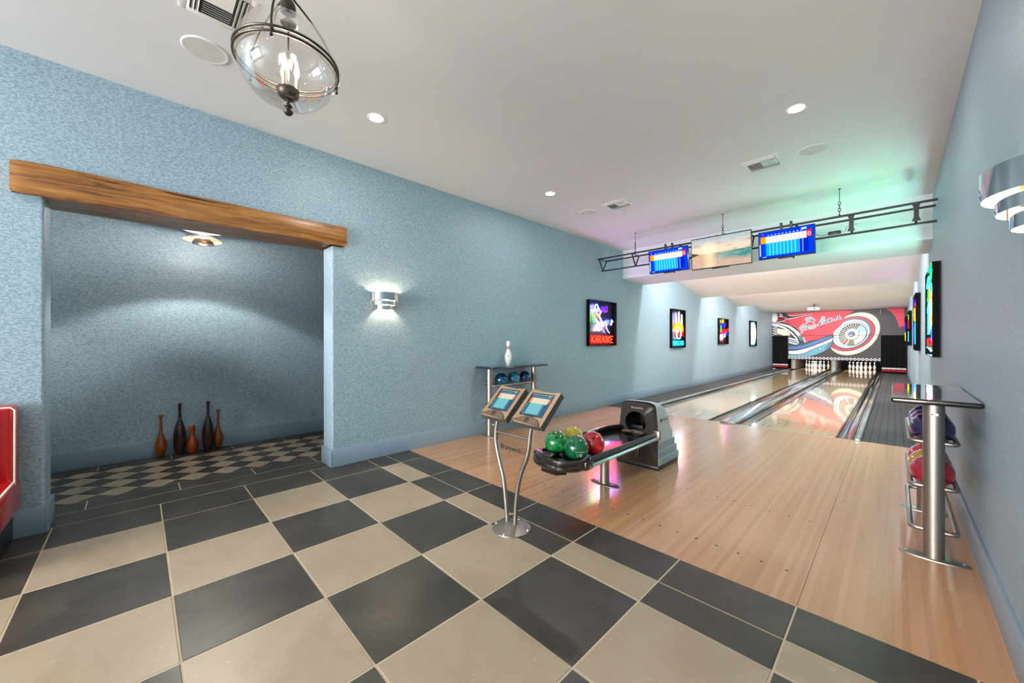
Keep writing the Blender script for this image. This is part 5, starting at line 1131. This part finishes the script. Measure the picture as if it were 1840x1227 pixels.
guitar = clef(.18, .60, .7, 'green')+note(.52, .70, 1.0, 'violet')+note(.34, .87, .8, 'yellow')+note(.78, .36, .9, 'blue')+note(.55, .28, .9, 'white') \
    + [('red', [(.22, .10), (.14, .18), (.18, .28), (.30, .32), (.44, .42), (.92, .60), (.96, .55), (.46, .34), (.38, .22), (.34, .10), (.22, .10)], False, True),
       ('orange', [(.24, .13), (.18, .19), (.22, .26), (.32, .29), (.48, .40), (.90, .57)], False, True), ('orange', circ(.55, .52, .05, .05, 12), True, False)] \
    + [('white', circ(.28, .32, .07, .06, 14), True, False), ('cyan', circ(.24, .22, .08, .05, 14), True, False), ('white', circ(.30, .22, .07, .05, 14), True, False), ('cyan', [(.16, .36), (.16, .14)], False, False)]
pinsign = [('white', circ(.5, .5, .34, .44, 36), True, False), ('cyan', circ(.5, .5, .37, .465, 36), True, False), ('white', circ(.5, .5, .31, .41, 36), True, False)]+pinloop(.5, .50, 1.25, 'white')+pinloop(.40, .48, 1.0, 'yellow')+pinloop(.60, .48, 1.0, 'white') \
    + [('white', circ(.5, .40, .18, .09, 20), True, False), ('white', circ(.5, .44, .22, .05, 20), True, False), ('red', [(.3, .50), (.36, .52)], False, False), ('yellow', [(.5, .12), (.5, .2)], False, False), ('white', circ(.5, .22, .14, .10, 16), True, False), ('cyan', [(.2, .05), (.3, .10)], False, False), ('white', [(.34, .58), (.66, .58)], False, False)]
palm = [('green', [(.05, .86), (.2, .95), (.4, .9), (.5, .84)], False, True), ('green', [(.04, .9), (.2, .98), (.45, .93)], False, True), ('green', [(.5, .84), (.4, .76), (.3, .66)], False, True), ('teal', [(.5, .84), (.6, .95), (.8, .94), (.92, .84)], False, True), ('green', [(.5, .84), (.66, .8), (.8, .66)], False, True), ('cyan', [(.5, .84), (.22, .80), (.12, .64)], False, True), ('teal', [(.5, .82), (.24, .78), (.07, .66)], False, True),
        ('yellow', [(.5, .82), (.46, .6), (.36, .4), (.34, .3)], False, True), ('amber', [(.12, .72), (.2, .68), (.24, .4)], False, True), ('green', [(.06, .62), (.06, .42)], False, False), ('green', circ(.10, .52, .05, .10, 14), True, False), ('teal', [(.03, .66), (.03, .40)], False, False),
        ('blue', [(.04, .36), (.04, .16)], False, False), ('white', [(.06, .34), (.08, .12)], False, False), ('blue', circ(.16, .25, .08, .10, 14), True, False), ('red', [(.3, .18), (.8, .18), (.8, .10), (.3, .10), (.3, .18)], False, False), ('red', [(.08, .15), (.2, .15), (.2, .10)], False, False), ('cyan', [(.05, .07), (.95, .07)], False, False), ('white', [(.06, .06), (.3, .04), (.6, .06)], False, True), ('cyan', circ(.6, .35, .15, .08, 16), True, False), ('cyan', circ(.5, .55, .3, .1, 20), True, False), ('cyan', [(.62, .6), (.62, .24)], False, False), ('teal', [(.75, .6), (.75, .24)], False, False)]  # extra cyan and teal tubes added to tint the ceiling
barsign = [('violet', [(.03, .93), (.03, .84)], False, False), ('violet', [(.03, .78), (.03, .64)], False, False), ('yellow', [(.04, .82), (.04, .54)], False, False), ('amber', circ(.25, .72, .14, .14, 18), True, False), ('yellow', circ(.6, .66, .2, .12, 18), True, False),
           ('blue', [(.03, .50), (.03, .08)], False, False), ('cyan', [(.05, .50), (.05, .08)], False, False), ('cyan', circ(.3, .3, .18, .2, 20), True, False), ('blue', circ(.7, .3, .15, .2, 20), True, False), ('violet', circ(.5, .88, .2, .05, 16), True, False)]
mix3 = [('green', [(.03, .9), (.03, .8)], False, False), ('red', [(.03, .78), (.03, .5)], False, False), ('orange', [(.05, .78), (.05, .55)], False, False), ('green', [(.03, .5), (.03, .42)], False, False), ('cyan', [(.03, .42), (.03, .08)], False, False), ('red', circ(.4, .65, .2, .15, 18), True, False), ('cyan', circ(.45, .25, .2, .15, 18), True, False), ('green', circ(.5, .86, .2, .06, 18), True, False)]
mix4 = [('violet', [(.03, .85), (.03, .45)], False, False), ('yellow', [(.03, .45), (.03, .12)], False, False), ('violet', circ(.4, .65, .2, .15, 18), True, False), ('yellow', circ(.45, .3, .2, .15, 18), True, False)]
def sign(side, y0, y1, z0, z1, depth, strokes, label, tr=0.0065, k=1.0):
    """a shallow black box on the wall, open to the room, with glowing tubes inside"""
    wall = XL if side == 'left' else XR; n = 1 if side == 'left' else -1
    W, H = y1-y0, z1-z0
    r = thing('neon_sign', label, 'neon sign', (wall, (y0+y1)/2, (z0+z1)/2), group='neon signs on the %s wall' % side)
    b = MB(); M = frame((0, 0, 0), (0, n, 0), (0, 0, 1))                # a along the wall, c out of the wall
    t = 0.010
    b.box(-W/2, W/2, -H/2, H/2, 0.001, 0.012, M_NBACK, 0, M)
    for x0, x1, v0, v1 in ((-W/2, -W/2+t, -H/2, H/2), (W/2-t, W/2, -H/2, H/2), (-W/2+t, W/2-t, -H/2, -H/2+t), (-W/2+t, W/2-t, H/2-t, H/2)): b.box(x0, x1, v0, v1, 0.0115, depth, M_NSIDE, 0, M)
    b.build('sign_box', r)
    byc = {}
    for c, pts, closed, smooth in strokes: byc.setdefault(c, []).append((pts, closed, smooth))
    for c, L_ in byc.items():
        b = MB()
        for pts, closed, smooth in L_:
            # on the right wall the picture runs towards the camera, so its start is the far end
            P = [((u-.5)*(W-0.05), (v-.5)*(H-0.05), depth-0.016) for u, v in pts]
            if smooth: P = spline(P, 4, closed)
            b.tube(P, tr, NM(c, k), 6, closed, M)
        b.build('neon_tube', r)
    return r
sign('left', 6.668, 7.755, 1.334, 2.298, 0.080, karaoke, 'neon sign reading KARAOKE in red below a microphone, on the left wall', 0.0042, 2.4)
sign('left', 10.837, 11.83, 1.241, 2.356, 0.075, bowling, 'neon sign with white pins, flames and the word BOWLING on the left wall', 0.006, 0.5)
sign('left', 15.01, 16.09, 1.319, 2.264, 0.070, guitar, 'neon sign with an orange guitar and coloured notes on the left wall', 0.0065, 0.5)
sign('left', 19.23, 20.30, 1.209, 2.332, 0.070, pinsign, 'neon sign with a white and cyan oval, furthest on the left wall', 0.008, 0.4)
def mirror(s): return [(c, [(1-u, v) for u, v in p], cl, sm) for c, p, cl, sm in s]
sign('right', 6.75, 8.20, 1.244, 2.378, 0.073, mirror(palm), 'neon sign with green palm, yellow and blue tubes, nearest on the right wall', 0.007, 2.2)
sign('right', 11.70, 13.0, 1.234, 2.45, 0.079, mirror(barsign), 'neon sign with violet, yellow and blue tubes, second on the right wall', 0.010, 0.35)
sign('right', 17.4, 18.7, 1.295, 2.395, 0.076, mirror(mix3), 'neon sign glowing red, green and cyan, third on the right wall', 0.013, 0.35)
sign('right', 21.9, 22.9, 1.25, 2.42, 0.085, mirror(mix4), 'neon sign glowing violet and yellow, furthest on the right wall', 0.013, 0.35)

# ================================================================== WALL SCONCES
M_BULBW = emit('warm_bulb', (1.0, 0.80, 0.56), 380.0, True)
M_INNER = mat('white_enamel', (232, 205, 160), 0.5)
def sconce(X, n, Y, label):
    r = thing('wall_sconce', label, 'wall lamp', (X, Y, 1.93), group='tiered chrome wall lamps')
    for k, (R, z0, z1) in enumerate(((0.190, 0.007, 0.105), (0.152, -0.048, 0.000), (0.114, -0.105, -0.055))):
        b = MB(); m = 36; d = 0.87
        v = []; f = []
        for rr in (R, R-0.004):
            for z in (z0, z1):
                for i in range(m+1):
                    a = PI*i/m; v.append((n*d*rr*math.sin(a), rr*math.cos(a), z))
        q = m+1
        for i in range(m): f.append((i, i+1, q+i+1, q+i))
        b.add(v, f, M_CHROME, True)
        b.add(v, [(2*q+i, 3*q+i, 3*q+i+1, 2*q+i+1) for i in range(m)], M_INNER, True)
        b.add(v, [(i, 2*q+i, 2*q+i+1, i+1) for i in range(m)]+[(q+i, q+i+1, 3*q+i+1, 3*q+i) for i in range(m)], M_CHROME)
        b.build('chrome_tier', r)
    b = MB(); b.box(min(0, n*0.012), max(0, n*0.012), -0.06, 0.06, -0.09, 0.09, M_INNER, 0.003)
    b.box(min(0, n*0.05), max(0, n*0.05), -0.012, 0.012, 0.0, 0.012, M_STEEL)
    for sx in (-1, 1): b.box(min(n*0.004, n*0.09), max(n*0.004, n*0.09), sx*0.09-0.003, sx*0.09+0.003, -0.055, 0.03, M_STEEL)
    b.build('back_plate', r)
    b = MB(); b.lathe([(0.0001, -0.045), (0.012, -0.04), (0.017, -0.02), (0.017, 0.01), (0.011, 0.035), (0.0001, 0.045)], M_BULBW, (n*0.062, 0, 0.0), 14); b.build('bulb', r)
sconce(XL, 1, 2.215, 'three tier chrome wall lamp glowing on the left wall beside the opening')
sconce(XR, -1, 2.200, 'three tier chrome wall lamp on the right wall, cut by the photo edge')

# ================================================================== CEILING FITTINGS
M_DL = emit('downlight_glow', (1.0, 0.97, 0.93), 150.0, True)
def downlight(x, y, label):
    r = thing('recessed_downlight', label, 'ceiling light', (x, y, ZC), group='recessed ceiling downlights')
    b = MB(); b.lathe([(0.062, -0.004), (0.078, -0.005), (0.082, 0.0)], M_WHITE, seg=32, cap=False); b.lathe([(0.062, -0.004), (0.060, 0.0)], M_WHITE, seg=32, cap=False); b.build('trim_ring', r)
    b = MB(); b.lathe([(0.0001, -0.003), (0.060, -0.003)], M_DL, seg=28, cap=False); b.build('lamp_lens', r)
downlight(-3.43, 1.623, 'bright recessed downlight in the ceiling nearest the timber beam')
downlight(-3.448, 4.259, 'bright recessed downlight in the ceiling between the globe lamp and the truss')
downlight(-0.624, 4.313, 'bright recessed downlight in the ceiling at the right')
for x, y in ((-0.624, -1.6), (-3.43, -1.6)):  # extra unseen downlights, added for general room light
    downlight(x, y, 'added unseen downlight in the ceiling behind the camera, on the %s side' % ('right' if x > -1 else 'left'))
M_GRILLE = mat('speaker_grille_cloth', (204, 203, 200), 0.8, bmp=0.2)
def speaker(x, y, label):
    r = thing('ceiling_speaker', label, 'speaker', (x, y, ZC), group='round ceiling speakers')
    b = MB(); b.lathe([(0.118, -0.006), (0.133, -0.007), (0.142, 0.0)], M_CEIL, seg=40, cap=False); b.build('trim_ring', r)
    b = MB(); b.lathe([(0.0001, -0.005), (0.118, -0.006)], M_GRILLE, seg=40, cap=False); b.build('grille', r)
speaker(-3.500, 0.350, 'round white speaker in the ceiling beside the glass globe lamp')
speaker(-3.514, 5.325, 'round white speaker in the ceiling near the left wall and the truss')
speaker(-0.629, 5.374, 'round white speaker in the ceiling above the right rack')
M_DUCT = mat('grey_duct', (60, 60, 60), 0.8)
def vent(x, y, label, S_=0.365, rot=0.0):
    r = thing('air_vent', label, 'air vent', (x, y, ZC), rot, group='square ceiling air vents'); h = S_/2
    b = MB()
    for x0, x1, y0, y1 in ((-h, h, -h, -h+0.035), (-h, h, h-0.035, h), (-h, -h+0.035, -h+0.035, h-0.035), (h-0.035, h, -h+0.035, h-0.035)): b.box(x0, x1, y0, y1, -0.006, 0.0, M_WHITE, 0.001)
    b.build('frame', r)
    b = MB(); b.box(-h+0.035, h-0.035, -h+0.035, h-0.035, -0.0018, -0.0006, M_DUCT); b.build('duct', r)
    g = h-0.037
    for k in range(3):                                                # long louvres at both sides
        for sy in (-1, 1):
            y0 = sy*(g-0.006-0.022*k); M = Matrix.Translation((0, y0, -0.009)) @ Matrix.Rotation(sy*0.8, 4, 'X')
            b = MB(); b.box(-g, g, -0.009, 0.009, -0.0007, 0.0007, M_WHITE, 0, M); b.build('louvre', r)
    yy = g-0.072
    for k in range(14):
        x0 = -g+0.010+(2*g-0.02)*k/13; M = Matrix.Translation((x0, 0, -0.010)) @ Matrix.Rotation((0.75 if k < 7 else -0.75), 4, 'Y')
        b = MB(); b.box(-0.0115, 0.0115, -yy, yy, -0.0007, 0.0007, M_WHITE, 0, M); b.build('louvre', r)
vent(-1.100, 5.360, 'square white air vent in the ceiling beside the right speaker')
vent(-2.998, 5.342, 'square white air vent in the ceiling beside the left speaker')
vent(-2.963, 0.360, 'square white air vent in the ceiling behind the glass globe lamp')

# ================================================================== GLOBE PENDANT
def pendant(x, y, lb):
    r = thing('globe_pendant', lb, 'pendant lamp', (x, y, 2.80))
    b = MB()
    P = finer([(0.050, 0.232), (0.056, 0.222), (0.064, 0.212), (0.105, 0.193), (0.165, 0.145), (0.203, 0.078), (0.214, 0.0), (0.208, -0.06), (0.182, -0.12), (0.135, -0.168), (0.075, -0.193), (0.024, -0.200)], 4)
    b.lathe(P, M_GLOBE, seg=56, cap=False); b.build('glass_globe', r)
    b = MB(); b.tube([(0.053*math.cos(2*PI*i/28), 0.053*math.sin(2*PI*i/28), 0.232) for i in range(28)], 0.0028, M_GLOBE, 6, True); b.build('glass_rim', r)
    for z in (0.010, -0.014):
        b = MB(); b.tube([(0.225*math.cos(2*PI*i/64), 0.225*math.sin(2*PI*i/64), z) for i in range(64)], 0.0060, M_BRONZE, 8, True); b.build('metal_ring', r)
    at = [(0.193, -0.113), (-0.001, 0.230), (-0.194, -0.121)]
    for ax, ay in at:
        d = Vector((ax, ay, 0)).normalized(); b = MB()
        b.tube(spline([d*0.232+Vector((0, 0, z)) for z in (-0.028, 0.0)]+[d*0.229+Vector((0, 0, 0.05)), d*0.210+Vector((0, 0, 0.12)), d*0.172+Vector((0, 0, 0.19)), d*0.118+Vector((0, 0, 0.255)), d*0.06+Vector((0, 0, 0.305)), d*0.02+Vector((0, 0, 0.34)), d*0.016+Vector((0, 0, 0.40))], 6), 0.0048, M_BRONZE, 8)
        b.lathe([(0.0001, -0.045), (0.007, -0.040), (0.007, -0.032), (0.004, -0.028)], M_BRONZE, d*0.232, 10)
        b.tube([d*0.216+Vector((0, 0, -0.002)), d*0.238+Vector((0, 0, -0.002))], 0.008, M_BRONZE, 8); b.build('curved_arm', r)
    b = MB(); b.lathe(finer([(0.0001, 0.250), (0.030, 0.252), (0.034, 0.262), (0.033, 0.285), (0.024, 0.310), (0.012, 0.325), (0.006, 0.34)], 2), M_BRONZE, seg=28)
    b.lathe([(0.0001, 0.196), (0.034, 0.197), (0.036, 0.201), (0.030, 0.206), (0.0001, 0.207)], M_BRONZE, seg=24); b.build('smoke_cap', r)
    b = MB(); b.tube([(0, 0, -0.14), (0, 0, 0.42)], 0.0045, M_BRONZE, 8); b.lathe([(0.0001, -0.180), (0.022, -0.177), (0.043, -0.160), (0.052, -0.136), (0.050, -0.128), (0.0001, -0.126)], M_BRONZE, seg=28); b.build('candle_holder', r)
    b = MB(); b.lathe(finer([(0.0001, -0.252), (0.012, -0.250), (0.020, -0.240), (0.021, -0.232), (0.011, -0.224), (0.010, -0.216), (0.017, -0.211), (0.018, -0.203), (0.010, -0.197), (0.006, -0.19), (0.005, -0.15)], 2), M_BRONZE, seg=24); b.build('finial', r)
    b = MB(); b.lathe([(0.022, 0.39), (0.022, 0.40), (0.010, 0.42), (0.006, 0.43)], M_BRONZE, seg=20)
    b.tube([(0, 0, 0.42), (0, 0, ZC-2.80)], 0.005, M_BRONZE, 8); b.lathe([(0.0001, ZC-2.835), (0.03, ZC-2.832), (0.062, ZC-2.81), (0.065, ZC-2.80)], M_BRONZE, seg=32); b.build('hanging_rod', r)
    M_CANDLE = mat('candle_sleeve', (226, 206, 176), 0.5); M_FL = emit('candle_bulb_glow', (1.0, 0.84, 0.66), 165.0, True)
    for k in range(3):
        a = math.radians(80+120*k); c = (0.037*math.cos(a), 0.037*math.sin(a), 0)
        b = MB(); b.lathe([(0.008, -0.128), (0.008, -0.055)], M_CANDLE, c, 14); b.build('candle_sleeve', r)
        b = MB(); b.lathe(finer([(0.0001, -0.056), (0.006, -0.054), (0.0115, -0.034), (0.010, -0.016), (0.004, 0.010), (0.0001, 0.030)], 3), M_FL, c, 14, cap=False); b.build('bulb', r)
pendant(-2.08, 0.53, 'large clear glass globe lamp with bronze rings and candle bulbs hanging from the ceiling')
pendant(-2.08, -2.9, 'added unseen glass globe lamp behind the camera, brightening the ceiling')  # out of view, added to light the near ceiling

# ================================================================== ALCOVE
r = thing('tiered_ceiling_lamp', 'small tiered brass and chrome ceiling lamp glowing in the alcove behind the beam', 'ceiling lamp', (-5.40, 0.519, 2.68))
ALC = r
b = MB(); b.lathe([(0.0001, -0.012), (0.19, -0.012), (0.205, -0.006), (0.205, 0.0)], M_WHITE, seg=48); b.build('ceiling_plate', r)
b = MB(); b.lathe([(0.012, 0.0), (0.012, 0.34)], M_CHROME, seg=12); b.lathe([(0.05, 0.345), (0.06, 0.37)], M_CHROME, seg=20); b.build('stem', r)
b = MB(); b.lathe([(0.030, -0.035), (0.030, -0.012)], M_CHROME, seg=24, cap=False); b.lathe([(0.006, -0.16), (0.006, -0.03)], M_CHROME, seg=10); b.build('neck', r)
b = MB(); b.lathe(finer([(0.030, -0.060), (0.07, -0.066), (0.12, -0.082), (0.165, -0.108), (0.176, -0.118)], 3), M_CHROME, seg=48, cap=False); b.lathe(finer([(0.030, -0.062), (0.07, -0.068), (0.12, -0.084), (0.165, -0.110), (0.176, -0.118)], 3), M_INNER, seg=48, cap=False); b.build('wide_shade', r)
b = MB(); b.lathe(finer([(0.020, -0.092), (0.05, -0.097), (0.082, -0.112), (0.095, -0.130)], 3), M_CHROME, seg=40, cap=False); b.build('middle_shade', r)
b = MB(); b.lathe([(0.095, -0.160), (0.098, -0.160), (0.098, -0.132), (0.095, -0.132), (0.095, -0.160)], M_CHROME, seg=40, cap=False); b.build('lower_drum', r)
b = MB(); b.lathe([(0.0001, -0.147), (0.036, -0.145), (0.036, -0.143), (0.0001, -0.141)], M_INNER, seg=32); b.build('added_beam_disc', r)  # disc added below the bulb to narrow the light band on the wall
b = MB(); b.sphere((0, 0, -0.101), 0.009, emit('alcove_lower_bulb_glow', (1.0, 0.95, 0.88), 19000.0, True), seg=12); b.build('bulb', r)
b = MB(); b.lathe([(0.0001, -0.060), (0.018, -0.055), (0.022, -0.045), (0.018, -0.036), (0.0001, -0.034)], emit('alcove_bulb_glow', (1.0, 0.93, 0.86), 1800.0, True), seg=16); b.build('bulb', r)

c2 = copy_tree(ALC); c2.location = (-5.40, -2.0, 2.68); c2['label'] = 'added tiered lamp, unseen behind the wall, brightening the alcove'  # copy added out of view to brighten the left of the alcove
DK = wood_pin('dark_mahogany', (30, 12, 10), (56, 26, 20)); TAN = wood_pin('tan_varnished_wood', (104, 50, 12), (150, 80, 26)); ORG = wood_pin('orange_varnished_wood', (130, 44, 12), (178, 74, 24))
def turned(prof, mt, x, y, name, label, cat):
    b = MB(); b.lathe(finer(prof, 4), mt, seg=28); b.lathe([(prof[0][0]*0.99+0.002, 0.0), (prof[0][0]+0.004, 0.012)], DK, seg=24, cap=False)
    return tag(b.build(name, None, (x, y, 0)), label, cat, 'old wooden clubs and pins on the alcove floor')
CLUB = lambda H, R: [(0.028, 0), (0.034, 0.02*H/.52), (R*.85, 0.08*H/.52), (R, 0.13*H/.52), (R*.92, 0.18*H/.52), (R*.6, .245*H/.52), (R*.34, .30*H/.52), (R*.24, .36*H/.52), (R*.22, .44*H/.52), (R*.24, .488*H/.52), (R*.40, .497*H/.52), (R*.42, .508*H/.52), (R*.34, .518*H/.52), (0.0001, H)]
BIG = lambda H: [(0.040, 0), (0.046, .02), (0.060, .12), (0.064, .20), (0.060, .28), (0.045, .36), (0.026, .43), (0.016, .468), (0.015, .478), (0.021, .486), (0.021, .494), (0.014, .502), (0.014, .54), (0.016, .60), (0.015, .615), (0.022, .624), (0.022, .635), (0.016, H-.004), (0.0001, H)]
turned(CLUB(.525, .060), TAN, -6.305, 0.196, 'wooden_club', 'tan wooden club with a long neck, first from the left by the alcove wall', 'wooden club')
turned(BIG(.650), DK, -6.300, 0.372, 'wooden_club', 'tall dark mahogany club, second from the left by the alcove wall', 'wooden club')
turned([(0.045, 0), (0.047, .02), (0.056, .07), (0.058, .11), (0.053, .15), (0.036, .20), (0.026, .24), (0.025, .27), (0.029, .31), (0.028, .335), (0.018, .352), (0.0001, .358)], ORG, -6.290, 0.496, 'wooden_pin', 'short orange wooden pin standing between the two tall dark clubs', 'wooden pin')
turned(BIG(.652), DK, -6.262, 0.652, 'wooden_club', 'tall dark mahogany club standing right of the short orange pin', 'wooden club')
turned(CLUB(.515, .056), TAN, -6.318, 0.765, 'wooden_club', 'tan wooden club with a long neck, last on the right by the alcove wall', 'wooden club')
b = MB(); b.box(-6.381, -6.374, -0.037, 0.037, -0.058, 0.058, M_PAINT, 0.002)
for dz in (-0.02, 0.02): b.box(-6.3742, -6.3730, -0.014, 0.014, dz-0.012, dz+0.012, M_PAINT, 0.0005)
b.v = [(p[0]+6.38, p[1], p[2]) for p in b.v]
tag(b.build('power_outlet', None, (-6.38, 1.976, 0.306)), 'small blue painted outlet cover on the alcove wall above the baseboard', 'outlet')

# ================================================================== RED BOOTH
def booth():
    y1, y0 = -0.622, -2.35
    r = thing('diner_booth', 'red vinyl diner booth with cream piping at the left photo edge', 'booth', (-4.20, y1, 0))
    X0 = XL+0.022
    def T(x, y, z): return (x+4.20, y-y1, z)
    b = MB(); b.box(*[a for p in zip(T(X0, y0, 0.40), T(X0+0.172, y1, 0.985)) for a in p], M_RED, 0.035, seg=4)
    for k in range(9):
        y = -0.06-0.19*k; b.box(X0+0.12+4.20, X0+0.195+4.20, y-0.18, y, 0.46, 0.96, M_RED, 0.028, seg=3)
    b.build('backrest', r)
    b = MB(); b.tube([T(X0+0.166, y1+0.0, 0.42), T(X0+0.168, y1+0.001, 0.955), T(X0+0.162, y1-0.02, 0.974), T(X0+0.162, y0, 0.974)], 0.0055, M_PIPING, 8); b.build('piping', r)
    b = MB(); b.box(*[a for p in zip(T(X0, y0, 0.22), T(-3.63, y1+0.01, 0.455)) for a in p], M_RED, 0.04, seg=4); b.build('seat', r)
    b = MB(); b.tube([T(X0+0.13, y1-0.004, 0.452), T(-3.67, y1-0.004, 0.452), T(-3.642, y1-0.002, 0.43), T(-3.640, y1-0.001, 0.24)], 0.006, M_PIPING, 8); b.tube([T(-3.66, y1-0.01, 0.452), T(-3.66, y0, 0.452)], 0.006, M_PIPING, 8); b.build('piping', r)
    b = MB(); b.box(*[a for p in zip(T(X0, y0+0.02, 0.0), T(-3.72, y1-0.03, 0.225)) for a in p], M_TOEK, 0.004); b.build('base', r)
booth()

# ================================================================== PROJECTOR
r = thing('projector', 'small white projector on a black ceiling pole in front of the mural', 'projector', (-2.385, 20.6, 2.80))
b = MB(); b.box(-0.195, 0.195, -0.15, 0.15, -0.055, 0.055, M_WHITE, 0.014); b.build('body', r)
b = MB(); M = frame((0.03, -0.150, 0.0), (1, 0, 0), (0, 0, 1)); b.lathe([(0.034, 0.0), (0.034, 0.01), (0.024, 0.012), (0.0001, 0.006)], M_BLACKM, seg=24, M=M)
for k in range(6): b.box(-0.16+0.018*k, -0.15+0.018*k, -0.152, -0.149, -0.03, 0.03, M_SLATEP)
b.build('lens', r)
b = MB(); b.tube([(0, 0, 0.08), (0, 0, 0.245)], 0.028, M_BLACKM, 12); b.prism([(-0.11, 0.056), (0.11, 0.056), (0.06, 0.10), (-0.06, 0.10)], -0.05, 0.05, 1, M_BLACKM); b.build('ceiling_mount', r)
